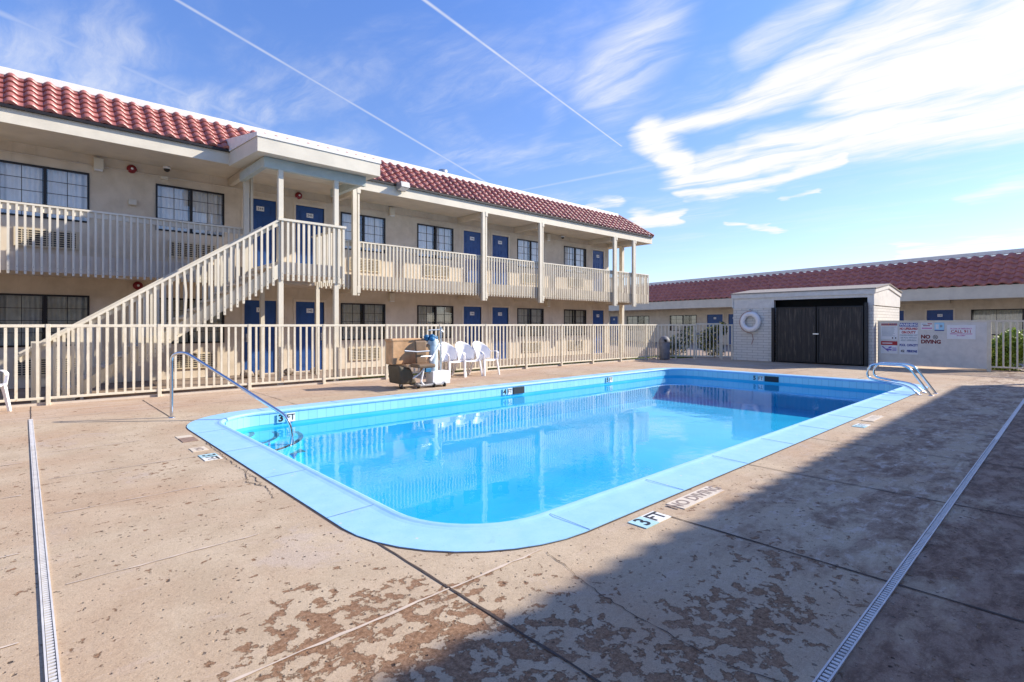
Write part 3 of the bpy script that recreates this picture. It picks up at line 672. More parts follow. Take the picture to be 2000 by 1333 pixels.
# ---------------------------------------------------------------- tile roof
def tile_field(name, parent, x0, x1, y_e, z_e, dy, dz, courses, tw=.29, hip0=0, hip1=0, world=True, mats='roof_tile', vary=.7):
    """barrel tiles: eave line along x at (y_e, z_e) rising by (dy, dz); hip0/hip1 = inset of the top edge at each end."""
    me = bpy.data.meshes.new(name); vs = []; fs = []; tv = []
    L = math.hypot(dy, dz); ny_, nz_ = -dz / L, dy / L
    nsub = 9
    for c_ in range(courses):
        f0 = c_ / courses; f1 = (c_ + 1) / courses + .012
        a0 = x0 + hip0 * f0; a1 = x1 - hip1 * f0
        nt = int((x1 - x0) / tw) + 1
        for k in range(nt):
            X0 = x0 + k * tw
            if X0 < a0 - tw * .4 or X0 + tw > a1 + tw * .4: continue
            val = .5 + (random.random() - .5) * vary; jz = random.uniform(-.004, .004); base = len(vs)
            for j in range(nsub + 1):
                u = j / nsub
                hh = .062 * math.sin(math.pi * min(1, u / .60)) ** .75 * (tw / .29) ** 1.5 if u < .60 else -.010 * math.sin(math.pi * (u - .6) / .4)
                for (f, lift) in ((f0, -.004), (f0, .038), (f1, .0)):
                    h_ = (hh if lift != -.004 else hh - .03) + lift + jz + (.03 if lift == -.004 else 0) - (.028 if lift == -.004 else 0)
                    yy = y_e + dy * f + ny_ * h_; z_ = z_e + dz * f + nz_ * h_
                    vs.append((X0 + u * tw * 1.03, yy, z_))
            for j in range(nsub):
                q = base + j * 3
                fs += [(q, q + 3, q + 4, q + 1), (q + 1, q + 4, q + 5, q + 2)]; tv += [val, val]
    off = W.get(parent.name, Vector()) if world else Vector()
    me.from_pydata([(v[0] - off.x, v[1] - off.y, v[2] - off.z) for v in vs], [], fs)
    at = me.attributes.new('tv', 'FLOAT', 'FACE'); at.data.foreach_set('value', tv)
    me.polygons.foreach_set('use_smooth', [i % 2 == 1 for i in range(len(fs))]); me.materials.append(MATS[mats]); me.update()
    o = bpy.data.objects.new(name, me); COL.objects.link(o); o.parent = parent; return o

# ---------------------------------------------------------------- windows, doors, grilles (built once, copied)
def make_window(width, ht, cmat, parent, loc, rows=3, part='both'):
    f = M(); fr = .038
    f.box(0, width, -.02, .05, 0, fr).box(0, width, -.02, .05, ht - fr, ht).box(0, fr, -.02, .05, fr, ht - fr).box(width - fr, width, -.02, .05, fr, ht - fr)
    f.box(width / 2 - .028, width / 2 + .028, -.025, .045, fr, ht - fr)
    for s_ in (0, 1):
        xa, xb = (fr, width / 2 - .028) if s_ == 0 else (width / 2 + .028, width - fr)
        f.box((xa + xb) / 2 - .006, (xa + xb) / 2 + .006, -.004, .008, fr, ht - fr)
        for k in range(1, rows + 1): z_ = fr + (ht - 2 * fr) * k / (rows + 1); f.box(xa, xb, -.003, .007, z_ - .006, z_ + .006)
    o = f.build('window', 'bronze', parent, loc=loc, world=False)
    b = M(); b.quad((0, .6, 0), (width, .6, 0), (width, .6, ht), (0, .6, ht)).quad((0, .05, 0), (0, .6, 0), (0, .6, ht), (0, .05, ht)).quad((width, .6, 0), (width, .05, 0), (width, .05, ht), (width, .6, ht)).quad((0, .05, 0), (width, .05, 0), (width, .6, 0), (0, .6, 0)).quad((0, .6, ht), (width, .6, ht), (width, .05, ht), (0, .05, ht))
    b.build('room_recess', 'dark_inside', o, world=False)
    M().quad((fr, .014, fr), (width - fr, .014, fr), (width - fr, .014, ht - fr), (fr, .014, ht - fr)).build('pane', 'window_glass', o, world=False)
    spans = {'both': [(.03, width * .47), (width * .53, width - .03)], 'gap': [(.03, width * .50), (width * .78, width - .03)], 'full': [(.03, width - .03)]}[part]
    c_ = M()
    for a, b_ in spans:
        n_ = int((b_ - a) / .018); pts = []
        for k in range(n_ + 1):
            x = a + (b_ - a) * k / n_; pts.append((x, .14 + .022 * math.sin(x * 62 + 1.5 * math.sin(x * 11)) + .01 * math.sin(x * 23)))
        c_.add([(p[0], p[1], .02) for p in pts] + [(p[0], p[1], ht - .01) for p in pts], [(i, i + 1, n_ + 2 + i, n_ + 1 + i) for i in range(n_)], 0, True)
    c_.build('curtain', cmat, o, world=False)
    return o

def make_door(num, parent, loc, w=.84, h=2.03, knob_side=1):
    d = M(); d.box(0, w, .03, .07, .012, h)
    for cx in (w * .29, w * .71):
        for z0, z1 in ((h * .07, h * .30), (h * .36, h * .72), (h * .78, h * .93)):
            hw = w * .145
            for (a, b_, c_, e_) in ((cx - hw, cx + hw, z0, z0 + .018), (cx - hw, cx + hw, z1 - .018, z1), (cx - hw, cx - hw + .018, z0 + .018, z1 - .018), (cx + hw - .018, cx + hw, z0 + .018, z1 - .018)): d.box(a, b_, .021, .031, c_, e_)
            d.box(cx - hw + .045, cx + hw - .045, .023, .031, z0 + .045, z1 - .045)
    o = d.build('door', 'door_blue', parent, loc=loc, world=False)
    f = M().box(-.07, 0, -.015, .09, 0, h + .065).box(w, w + .07, -.015, .09, 0, h + .065).box(0, w, -.015, .09, h, h + .065).box(0, w, -.01, .09, -.01, .012)
    f.build('door_frame', 'door_frame', o, world=False)
    kx = w - .07 if knob_side > 0 else .07
    M().box(kx - .025, kx + .025, .018, .031, h * .44, h * .55).tube([(kx, .02, h * .47), (kx, -.03, h * .47)], .022).build('lock', 'galv', o, world=False)
    M().box(w / 2 - .10, w / 2 + .10, .0180, .0205, h * .842, h * .905).build('number_plate', 'plate_white', o, world=False)
    text('room_number', num, .095, 'ink_black', o, (w / 2, .0165, h * .873), sx=1.1)
    return o

def make_ac(parent, loc, w=1.08, h=.40):
    a = M().box(0, w, -.05, .02, 0, h).build('air_conditioner_grille', 'ac_cream', parent, loc=loc, world=False)
    g = M()
    for r_ in range(7):
        z0 = .035 + r_ * (h - .06) / 7
        for c_ in range(10):
            x0 = .04 + c_ * (w - .08) / 10; g.box(x0, x0 + (w - .08) / 10 - .022, -.054, -.049, z0, z0 + (h - .06) / 7 - .018)
    g.build('vent_slots', 'ac_gap', a, world=False)
    return a

def wall_sheet(x0, x1, z0, z1, holes, y, depth, name, parent, m_='stucco'):
    xs = sorted({x0, x1, *[h[0] for h in holes], *[h[1] for h in holes]}); zs = sorted({z0, z1, *[h[2] for h in holes], *[h[3] for h in holes]})
    mb = M()
    for i in range(len(xs) - 1):
        for j in range(len(zs) - 1):
            cx, cz = (xs[i] + xs[i + 1]) / 2, (zs[j] + zs[j + 1]) / 2
            if any(h[0] < cx < h[1] and h[2] < cz < h[3] for h in holes): continue
            mb.quad((xs[i], y, zs[j]), (xs[i + 1], y, zs[j]), (xs[i + 1], y, zs[j + 1]), (xs[i], y, zs[j + 1]))
    for a, b, c_, d in holes:
        q = y + depth
        mb.quad((a, y, c_), (a, q, c_), (a, q, d), (a, y, d)).quad((b, q, c_), (b, y, c_), (b, y, d), (b, q, d)).quad((a, y, c_), (b, y, c_), (b, q, c_), (a, q, c_)).quad((a, q, d), (b, q, d), (b, y, d), (a, y, d))
    return mb.build(name, m_, parent, world=False)

def balusters(mb, x0, x1, y, z0, z1, sp=.12, w=.038, d=.036):
    n_ = int((x1 - x0) / sp)
    for k in range(n_ + 1):
        x = x0 + (x1 - x0) * k / max(1, n_) + random.uniform(-.003, .003); zz_ = z0 + random.uniform(-.006, .006)
        mb.box(x - w / 2, x + w / 2, y - d, y, zz_, z1)
def bolts(mb, x0, x1, y, z, sp=.12):
    n_ = int((x1 - x0) / sp)
    for k in range(n_ + 1):
        x = x0 + (x1 - x0) * k / max(1, n_)
        for dz_ in (.04, .12): mb.box(x - .006, x + .006, y - .004, y, z + dz_ - .006, z + dz_ + .006)

# two-storey motel wing; local frame: x along the front, y=0 front wall, -y towards the pool
FL = 2.80   # upper floor level
def wing(name, loc, rz, x0, x1, wins, doors, label, numbers, detail=True, landing=None, cols=()):
    e = empty(name, loc, label, 'motel building', None, rz)
    WW, WH = 1.52, 1.14
    holes = []
    for fl in (0, FL):
        for i, w_ in enumerate(wins): holes.append((w_, w_ + WW, fl + .885, fl + .885 + WH))
        for d_ in doors: holes.append((d_, d_ + .84, fl, fl + 2.03))
    holes = [h if h[2] > .01 else (h[0], h[1], .001, h[3]) for h in holes]
    wall_sheet(x0, x1, 0, 5.28, holes, 0, .09, 'front_wall', e)
    M().box(x0, x1, 9.0, 9.2, 0, 5.6).box(x1 - .15, x1 - .001, .001, 8.999, 0, 5.6).box(x0 + .001, x0 + .15, .001, 8.999, 0, 5.6).build('outer_wall', 'stucco', e, world=False)
    protoW = {}; k = 0; dn = 0
    for fi, fl in enumerate((0, FL)):
        for i, w_ in enumerate(wins):
            key = (fi, ('gap' if (i == 1 and fi == 1) else 'both'))
            if key not in protoW: protoW[key] = make_window(WW, WH, 'curtain' if fi else 'curtain_olive', e, (w_, 0, fl + .885), part=key[1])
            else: dup(protoW[key], e, (w_, 0, fl + .885))
            if 'ac' not in protoW: protoW['ac'] = make_ac(e, (w_ + .26, 0, fl + .25))
            else: dup(protoW['ac'], e, (w_ + .26, 0, fl + .25))
        for i, d_ in enumerate(doors): make_door(numbers[fi][i], e, (d_, 0, fl), knob_side=(1 if i % 2 else -1))
    # balcony slab, rail
    bx1 = x1 + 1.35
    M().box(x0, bx1, -1.30, .0, 2.42, 2.795).box(x1, bx1, 0, 2.6, 2.42, 2.795).build('balcony_slab', 'cream_paint', e, world=False)
    segs = [(x0, landing[0] - .0), (landing[1] + .02, bx1)] if landing else [(x0, bx1)]
    for a, b_ in segs:
        M().box(a, b_, -1.36, -1.25, 3.715, 3.755).box(a, b_, -1.325, -1.285, 3.60, 3.714).build('balcony_top_rail', 'trim_white', e, world=False, bevel=.004)
        cs = [a] + [c_ for c_ in cols if a < c_ < b_] + [b_]
        for p, q in zip(cs[:-1], cs[1:]):
            mb = M(); balusters(mb, p + .06, q - .03, -1.325, 2.36, 3.712); mb.build('baluster_panel', 'trim_white', e, world=False)
            if detail: mb = M(); bolts(mb, p + .06, q - .03, -1.361, 2.38); mb.build('bolt_row', 'grey_metal', e, world=False)
    mb = M().box(bx1 - .05, bx1 + .05, -1.24, 2.6, 3.715, 3.755)
    mb.build('balcony_top_rail', 'trim_white', e, world=False)
    mb = M()
    for k in range(30): y_ = -1.2 + k * .12; mb.box(bx1 + .001, bx1 + .037, y_ - .019, y_ + .019, 2.36, 3.712)
    mb.build('baluster_panel', 'trim_white', e, world=False)
    # hanging posts: wide post plus narrow rain pipe
    for c_ in cols:
        p_ = M().box(c_ - .075, c_ + .045, -1.47, -1.365, 2.19, 5.24).build('post', 'trim_white', e, world=False, bevel=.005)
        M().box(c_ + .075, c_ + .135, -1.46, -1.38, 2.19, 5.12).box(c_ + .05, c_ + .16, -1.48, -1.362, 5.10, 5.26).box(c_ + .055, c_ + .155, -1.475, -1.366, 2.26, 2.46).build('rain_pipe', 'trim_white', p_, world=False, bevel=.004)
        M().box(c_ - .05, c_ + .06, -1.3, -.002, 5.06, 5.244).build('ceiling_beam', 'soffit', e, world=False)
        M().box(c_ - .05, c_ + .06, -1.24, -.002, 2.28, 2.418).build('ceiling_beam', 'soffit', e, world=False)
    # soffit, fascia, tiles, cap
    fx1 = x1 + 1.52
    M().box(x0, fx1 - .02, -1.39, 2.8, 5.25, 5.30).build('soffit', 'soffit', e, world=False)
    M().box(x0, fx1, -1.43, -1.395, 5.235, 5.57).box(fx1 - .035, fx1, -1.394, 3.2, 5.235, 5.57).build('fascia', 'trim_white', e, world=False)
    M().box(x0, fx1, -1.50, -1.432, 5.52, 5.572).build('eave_shadow_strip', 'bronze', e, world=False)  # dark strip painted in as the shadow line between fascia and tiles
    dy_, dz_ = .96, .90
    roof = tile_field('roof', e, x0, fx1 + .05, -1.46, 5.575, dy_, dz_, 6, hip1=1.45, world=False)
    M().quad((x0, -1.42, 5.53), (fx1, -1.42, 5.53), (fx1 - 1.45, -.50, 6.45), (x0, -.50, 6.45)).quad((fx1, -1.42, 5.53), (fx1, 6, 5.53), (fx1 - 1.45, 6, 6.45), (fx1 - 1.45, -.50, 6.45)).build('roof_deck', 'bronze', roof, world=False)
    M().tube([(fx1 + .05, -1.48, 5.62), (fx1 - 1.42, -.48, 6.53)], .07, 8).build('hip_ridge', 'roof_tile', roof, world=False)
    M().box(x0, fx1 - 1.5, -.56, -.36, 6.44, 6.60).build('roof_cap', 'cap_white', e, world=False, bevel=.01)
    M().box(x0, fx1 - 1.5, -.36, 9.2, 6.40, 6.46).build('flat_roof', 'roof_flat', e, world=False)
    return e

WX = [-.44, 2.35, 7.10, 9.84, 14.55, 17.37]; DX = [4.36, 5.74, 11.83, 13.22, 19.37]
N1 = [['144', '145', '146', '147', '148'], ['244', '245', '246', '247', '248']]
north = wing('motel_building', (0, 15.4, 0), 0, -9, 20.6, [-5.6, -3.0] + WX, DX, 'two-storey cream motel wing with blue doors, balcony and red tile mansard roof',
             N1, landing=(4.2, 5.72), cols=(4.02, 6.86, 11.60, 14.42, 19.12, 20.58))
# corner column beyond the end of the wing
M().box(21.72, 21.90, 15.42, 15.60, 0, 5.24).build('corner_post', 'trim_white', north)
# canopy over the stair landing
cx0, cx1 = 3.62, 6.50
can = M().hexa([(cx0, 11.86, 5.06), (cx1, 11.86, 5.06), (cx1, 14.0, 5.20), (cx0, 14.0, 5.20)], [(cx0, 11.86, 5.37), (cx1, 11.86, 5.37), (cx1, 14.0, 5.52), (cx0, 14.0, 5.52)]).build('entrance_canopy', 'trim_white', north)
M().hexa([(cx0 - .02, 11.84, 5.372), (cx1 + .02, 11.84, 5.372), (cx1 + .02, 14.3, 5.56), (cx0 - .02, 14.3, 5.56)], [(cx0 - .02, 11.84, 5.455), (cx1 + .02, 11.84, 5.455), (cx1 + .02, 14.3, 5.92), (cx0 - .02, 14.3, 5.92)]).build('canopy_roof', 'cap_white', can)
M().box(3.86, 6.28, 12.19, 12.31, 4.84, 5.068).box(3.86, 3.98, 12.312, 14.0, 4.88, 5.08).box(6.16, 6.28, 12.312, 14.0, 4.88, 5.08).build('canopy_beam', 'beam_green', can)

# ---------------------------------------------------------------- staircase and landing
st = empty('staircase', (4.2, 12.8, 0), 'cream outdoor staircase rising behind the fence to a railed landing', 'staircase')
# landing
M().box(4.16, 5.72, 12.20, 14.09, 2.50, 2.78).build('landing_slab', 'cream_paint', st)
M().box(4.14, 5.74, 12.13, 12.19, 3.70, 3.75).box(5.66, 5.72, 12.191, 14.06, 3.70, 3.75).build('landing_rail', 'trim_white', st)
mb = M(); balusters(mb, 4.24, 5.68, 12.19, 2.36, 3.70, sp=.118, w=.05)
for k in range(13): y_ = 12.36 + k * .128; mb.box(5.722, 5.758, y_ - .022, y_ + .022, 2.36, 3.70)
mb.build('baluster_panel', 'trim_white', st)
mb = M(); bolts(mb, 4.24, 5.68, 12.154, 2.40, .118); mb.build('bolt_row', 'grey_metal', st)
for x, y, z1 in ((4.22, 12.24, 4.845), (5.52, 12.24, 4.845)):
    M().box(x - .055, x + .055, y - .055 + .008, y + .055, 0, z1).build('post', 'trim_white', st, bevel=.005)
for x, y in ((4.42, 14.12), (5.84, 14.12)): M().box(x - .05, x + .05, y - .05, y + .05, 0, 2.415).build('post', 'trim_white', st, bevel=.005)
# flight
sx0, sx1, sz0, sz1 = .62, 4.16, -.02, 2.40; sl = (sz1 - sz0) / (sx1 - sx0)
for y in (12.22, 13.34):
    mb = M().hexa([(sx0 - .1, y - .03, sz0 - .03), (sx1, y - .03, sz1), (sx1, y + .03, sz1), (sx0 - .1, y + .03, sz0 - .03)][0:4], [(sx0 - .35, y - .03, sz0 + .02), (sx1, y - .03, sz1 + .32), (sx1, y + .03, sz1 + .32), (sx0 - .35, y + .03, sz0 + .02)])
    mb.build('stringer', 'trim_white', st)
nst = 14
for k in range(nst):
    x = sx0 - .12 + (sx1 - sx0 + .12) * k / nst; z_ = .19 * (k + 1) * 2.78 / (.19 * nst + .12); M().box(x, x + .29, 12.255, 13.305, z_ - .045, z_).build('tread', 'cream_paint', st)
for y in (12.19, 13.37):
    sgn = -1 if y < 12.5 else 1
    a = (-.08, y, .83); b_ = (4.16, y, 3.70)
    sr = (b_[2] - a[2]) / (b_[0] - a[0])
    ob = M().bar(a, b_, .09, .045).bar((a[0], y + .02 * -sgn, a[2] - .07), (b_[0], y + .02 * -sgn, b_[2] - .07), .035, .09).build('hand_rail', 'trim_white', st)
    M().box(.08, .20, y - .05, y + .05, 0, 1.05).build('newel_post', 'trim_white', st)
    mb = M(); n_ = 31
    for k in range(n_):
        x = .38 + k * .122; zt = a[2] + sr * (x - a[0]) - .03; zb = max(.02, zt - 1.36)
        if k == 16 and sgn < 0:
            mb.bar((x, y - .02, zt), (x + .035, y - .02, zt - .45), .04, .036, up=(0, 1, 0)).bar((x + .035, y - .02, zt - .45), (x, y - .02, zt - 1.2), .04, .036, up=(0, 1, 0)); continue
        yy = y + sgn * .012
        mb.box(x - .022, x + .022, min(yy, yy + sgn * .036), max(yy, yy + sgn * .036), zb, zt)
    mb.build('baluster_panel', 'trim_white', st)
    if sgn < 0:
        mb = M()
        for k in range(n_):
            x = .38 + k * .122; zb = a[2] + sr * (x - a[0]) - 1.39
            if zb < .1: continue
            for q in (.06, .16): mb.box(x - .007, x + .007, y - .052, y - .0485, zb + q - .007, zb + q + .007)
        mb.build('bolt_row', 'grey_metal', st)

# ---------------------------------------------------------------- things on the motel front
def wbox(name, x, z, w, h, d, m_, label, cat, grp=None, y=15.4):
    e = M().box(-w / 2, w / 2, -d, -.001, -h / 2, h / 2).build(name, m_, None, loc=(x, y, z), bevel=.008); return tag(e, label, cat, grp)
for x, z, lb in ((1.24, 5.07, 'cream wall lamp box high between the first two upper windows'), (8.83, 5.08, 'cream wall lamp box right of the third upper window'), (16.3, 5.08, 'cream wall lamp box beside the camera under the far eave'), (8.83, 2.28, 'cream wall lamp box on the lower wall beside the third lower window'), (16.3, 2.28, 'cream wall lamp box under the balcony near its far end')):
    e = empty('wall_lamp', (x, 15.4, z), lb, 'wall lamp', 'cream wall lamps on the motel front')
    M().box(x - .09, x + .09, 15.28, 15.398, z - .14, z + .12).build('housing', 'trim_white', e, bevel=.01)
    M().box(x - .075, x + .075, 15.29, 15.39, z - .165, z - .142).build('diffuser', 'plate_white', e)
for x, z, lb in ((1.87, 5.08, 'dark red round alarm bell on the upper wall left of a lamp-lit window'), (1.99, 2.30, 'dark red round alarm bell on the lower wall above the staircase'), (5.82, 5.1, 'dark red alarm unit above door 245 under the canopy')):
    e = empty('alarm_bell', (x, 15.4, z), lb, 'alarm bell', 'red alarm bells on the motel wall')
    M().lathe([(.10, -.001), (.10, -.03), (.085, -.065), (.04, -.08), (0, -.082)], (x, 15.4, z), 24, axis='Y').build('gong', 'red_bell', e)
    M().lathe([(.028, -.082), (.024, -.093), (0, -.094)], (x, 15.4, z), 12, axis='Y').build('centre_cap', 'plate_white', e)
for x, z, lb in ((2.56, 5.2, 'dome security camera under the eave above a small junction box'), (17.13, 5.16, 'dome security camera under the eave near the far end of the motel')):
    e = empty('security_camera', (x, 15.3, z), lb, 'security camera', 'dome cameras under the eave')
    M().lathe([(0, .05), (.085, .05), (.085, 0), (.07, -.01)], (x, 15.26, z)).build('housing', 'plate_white', e)
    M().lathe([(.068, -.008), (.062, -.05), (.03, -.075), (0, -.08)], (x, 15.26, z)).build('dome', 'bronze', e)
wbox('junction_box', 2.52, 4.99, .16, .09, .06, 'trim_white', 'small cream junction box on the wall under the first security camera', 'junction box')
wbox('phone_box', 1.88, 4.28, .16, .13, .1, 'trim_white', 'small cream box on the upper wall between the first two windows', 'wall box')
tag(M().box(-.09, .09, -.06, .06, -.03, 0).build('ceiling_light', 'plate_white', None, loc=(1.6, 14.6, 2.418)), 'small white ceiling light under the balcony left of the staircase', 'ceiling light', 'small white lights under the balcony')
tag(M().box(-.09, .09, -.06, .06, -.03, 0).build('ceiling_light', 'plate_white', None, loc=(8.6, 14.3, 2.418)), 'small white ceiling light under the balcony right of the landing', 'ceiling light', 'small white lights under the balcony')
tag(M().box(-.09, .09, -.06, .06, -.03, 0).build('ceiling_light', 'plate_white', None, loc=(16.9, 14.3, 2.418)), 'small white ceiling light under the far end of the balcony', 'ceiling light', 'small white lights under the balcony')
e = empty('flood_light', (8.3, 13.95, 5.5), 'grey floodlight mounted on the roof fascia right of the canopy', 'floodlight')
M().hexa([(8.16, 13.62, 5.45), (8.46, 13.62, 5.45), (8.46, 13.92, 5.38), (8.16, 13.92, 5.38)], [(8.16, 13.66, 5.62), (8.46, 13.66, 5.62), (8.46, 13.95, 5.62), (8.16, 13.95, 5.62)]).build('housing', 'grey_metal', e, bevel=.01)
M().quad((8.18, 13.64, 5.443), (8.44, 13.64, 5.443), (8.44, 13.86, 5.391), (8.18, 13.86, 5.391)).build('lens', 'plate_white', e)
M().box(8.28, 8.34, 13.9, 13.968, 5.40, 5.46).build('bracket', 'grey_metal', e)
e = empty('roof_vent', (11.2, 15.8, 6.4), 'small grey metal vent pipe standing on the motel roof', 'vent')
M().tube([(11.2, 15.8, 6.4), (11.2, 15.8, 6.92)], .11, 14).build('pipe', 'galv', e); M().lathe([(.16, 0), (.16, .10), (0, .12)], (11.2, 15.8, 6.9)).build('cap', 'galv', e)
e = tag(M().tube([(-6, 15.37, 5.02), (4, 15.37, 5.02), (20.3, 15.37, 5.02)], .012, 8).build('conduit_pipe', 'cream_paint'), 'thin cream conduit running along the upper wall under the eave', 'conduit')

# ---------------------------------------------------------------- south wing (behind the photographer; throws the shadow over the deck)
south = wing('motel_building', (23.28, -4.13, 0), R(180), 0, 34, [2 + k * 4.6 for k in range(7)], [4.2 + k * 4.6 for k in range(6)], 'two-storey cream motel wing facing the other from the shaded side of the pool',
             [['1%02d' % (20 + i) for i in range(6)], ['2%02d' % (20 + i) for i in range(6)]], detail=False, cols=(0.2, 4.9, 9.5, 14.1, 18.7, 23.3, 27.9, 32.5))
SHIFT = 0

# ---------------------------------------------------------------- single-storey building at the far end (turned about 12 degrees)
back = empty('motel_lodge', (30, 1.55, 0), 'single-storey cream motel wing with red tile roof beyond the pump house', 'motel building', None, math.atan2(.97700, .21324))
# local x = along the front (u), local -y = behind. mirror so that +y (left of x) faces the pool
BW = -1.6
wl = [(.42 - 1.5 - .25, 2.25), (17.9, 20.4), (22.55, 25.1), (8.0, 10.4)]
dl = [(2.92, 3.98), (4.95, 5.95), (15.70, 17.0), (14.4, 15.25), (26.2, 27.2), (12.4, 13.3), (6.9, 7.7)]
holes = [(a, b_, .89, 2.05) for a, b_ in wl] + [(a, b_, .001, 2.06) for a, b_ in dl]
xs = sorted({-10, 34, *[h[0] for h in holes], *[h[1] for h in holes]}); zs = sorted({0, 2.56, *[h[2] for h in holes], *[h[3] for h in holes]})
mb = M()
for i in range(len(xs) - 1):
    for j in range(len(zs) - 1):
        cx, cz = (xs[i] + xs[i + 1]) / 2, (zs[j] + zs[j + 1]) / 2
        if any(h[0] < cx < h[1] and h[2] < cz < h[3] for h in holes): continue
        mb.quad((xs[i + 1], BW, zs[j]), (xs[i], BW, zs[j]), (xs[i], BW, zs[j + 1]), (xs[i + 1], BW, zs[j + 1]))
mb.build('front_wall', 'stucco', back, world=False)
M().box(-10, 34, BW - 8.2, BW - 8, 0, 3.0).box(-10, -9.8, BW - 8, BW - .01, 0, 3.0).box(33.8, 34, BW - 8, BW - .01, 0, 3).build('outer_wall', 'stucco', back, world=False)
def flip(o, x):   # turn a window or door built for the -y side round to face +y
    o.rotation_euler = (0, 0, R(180)); o.location = x; return o
for k, (a, b_) in enumerate(wl): flip(make_window(b_ - a, 1.16, 'curtain_olive', back, (0, 0, 0), rows=0 if k == 0 else 3, part='gap'), (b_, BW, .89))
for k, (a, b_) in enumerate(dl):
    flip(make_door(['142', '141', '151', '152', '149', '153', '140'][k], back, (0, 0, 0), w=b_ - a, h=2.06), (b_, BW, 0))
M().box(-10, 34.4, BW, -.04, 2.56, 2.62).build('soffit', 'soffit', back, world=False)
M().box(-10, 34.4, -.038, 0, 2.48, 3.04).build('fascia', 'trim_white', back, world=False)
M().box(3.0, 6.5, BW + .001, BW + .13, 2.36, 2.558).build('ceiling_beam', 'soffit', back, world=False)
rf = bpy.data.objects.new('roof_holder', None)
roof_b = tile_field('roof', back, 0, 44.4, -.03, 3.05, 1.05, 1.32, 6, tw=.42, world=False, vary=.35)
roof_b.rotation_euler = (0, 0, R(180)); roof_b.location = (34.4, 0, 0)
M().quad((-10, -.03, 3.0), (34.4, -.03, 3.0), (34.4, -1.2, 4.36), (-10, -1.2, 4.36)).build('roof_deck', 'bronze', roof_b, world=False).matrix_local = Matrix.Rotation(R(180), 4, 'Z').inverted() @ Matrix.Translation((-34.4, 0, 0))
M().box(-10, 34.4, -1.26, -1.0, 4.42, 4.60).build('roof_cap', 'cap_white', back, world=False, bevel=.01)
M().box(-10, 34.4, BW - 8.2, -1.26, 4.30, 4.36).build('flat_roof', 'roof_flat', back, world=False)

# ---------------------------------------------------------------- pump house
ph = empty('pump_house', (20.15, 6.8, 0), 'low white brick pump house with black double gates at the far end of the pool', 'pump house')
x0, x1, ya, yb = 20.15, 23.7, 4.53, 9.13; zt = 1.97
M().box(x0, x0 + .2, 7.62, yb, 0, zt).box(x0 + .201, x1, yb - .2, yb, 0, zt).box(x0, x1 - .2, ya, ya + .15, 0, zt).box(x1 - .2, x1, ya, yb - .201, 0, zt).build('brick_wall', 'white_brick', ph)
M().box(x0 + .201, x1 - .201, ya + .151, yb - .201, .001, .02).box(x0 + .45, x0 + .5, ya + .151, yb - .201, .02, 2.45).build('dark_interior', 'dark_inside', ph)  # near-black sheet added behind the gates, stands in for the unlit inside
M().box(x0 - .012, x0 + .16, 7.62, yb + .012, zt + .002, 2.36).box(x0 - .012, x0 + .16, 4.70, 7.618, 2.26, 2.36).box(x0 - .012, x0 + .16, ya, 4.70, zt + .002, 2.36).build('upper_panel', 'siding', ph)
M().box(x0 - .06, x0 - .013, ya - .05, yb + .05, 2.36, 2.52).build('fascia', 'siding', ph)
ym = 21.92
gp = [(x0 - .05, 2.0), (x1, 2.0), (x1 + .02, 2.50), (ym, 2.72), (x0 - .05, 2.50)]
for y0_, y1_ in ((ya - .02, ya + .02), (yb - .02, yb + .02)):
    n_ = len(gp); M().add([(p[0], y0_, p[1]) for p in gp] + [(p[0], y1_, p[1]) for p in gp], [tuple(range(n_)), tuple(range(n_, 2 * n_))[::-1]] + [(i, n_ + i, n_ + (i + 1) % n_, (i + 1) % n_) for i in range(n_)]).build('gable_panel', 'siding', ph)
M().bar((x0 - .08, ya - .035, 2.46), (ym, ya - .035, 2.69), .03, .15).bar((ym, ya - .035, 2.69), (x1 + .06, ya - .035, 2.46), .03, .15).build('barge_board', 'siding', ph)
M().hexa([(x0 - .09, ya - .08, 2.525), (ym, ya - .08, 2.75), (ym, yb + .08, 2.75), (x0 - .09, yb + .08, 2.525)], [(x0 - .09, ya - .08, 2.555), (ym, ya - .08, 2.78), (ym, yb + .08, 2.78), (x0 - .09, yb + .08, 2.555)]).hexa([(ym + .001, ya - .08, 2.75), (x1 + .09, ya - .08, 2.525), (x1 + .09, yb + .08, 2.525), (ym + .001, yb + .08, 2.75)], [(ym + .001, ya - .08, 2.78), (x1 + .09, ya - .08, 2.555), (x1 + .09, yb + .08, 2.555), (ym + .001, yb + .08, 2.78)]).build('roof', 'shingle', ph)
for a, b_, lb in ((6.20, 7.50, 'left black gate leaf with worn brown boards'), (4.80, 6.16, 'right black gate leaf with smoother boards')):
    g = M().box(x0 - .09, x0 - .06, a, b_, .05, 1.97).build('gate_leaf', 'gate_wood', ph); g['label'] = lb
    M().box(x0 - .12, x0 - .092, a, a + .04, .04, 1.98).box(x0 - .12, x0 - .092, b_ - .04, b_, .04, 1.98).box(x0 - .12, x0 - .092, a + .041, b_ - .041, .04, .08).box(x0 - .12, x0 - .092, a + .041, b_ - .041, 1.94, 1.98).build('gate_frame', 'black_steel', g)
M().box(x0 - .15, x0 - .125, 6.1, 6.28, 1.02, 1.06).build('gate_latch', 'galv', ph)
for y_, h_ in ((7.62, 1.98), (4.72, 2.08)): M().box(x0 - .13, x0 - .05, y_ - .045, y_ + .045, 0, h_).build('gate_post', 'black_steel', ph)

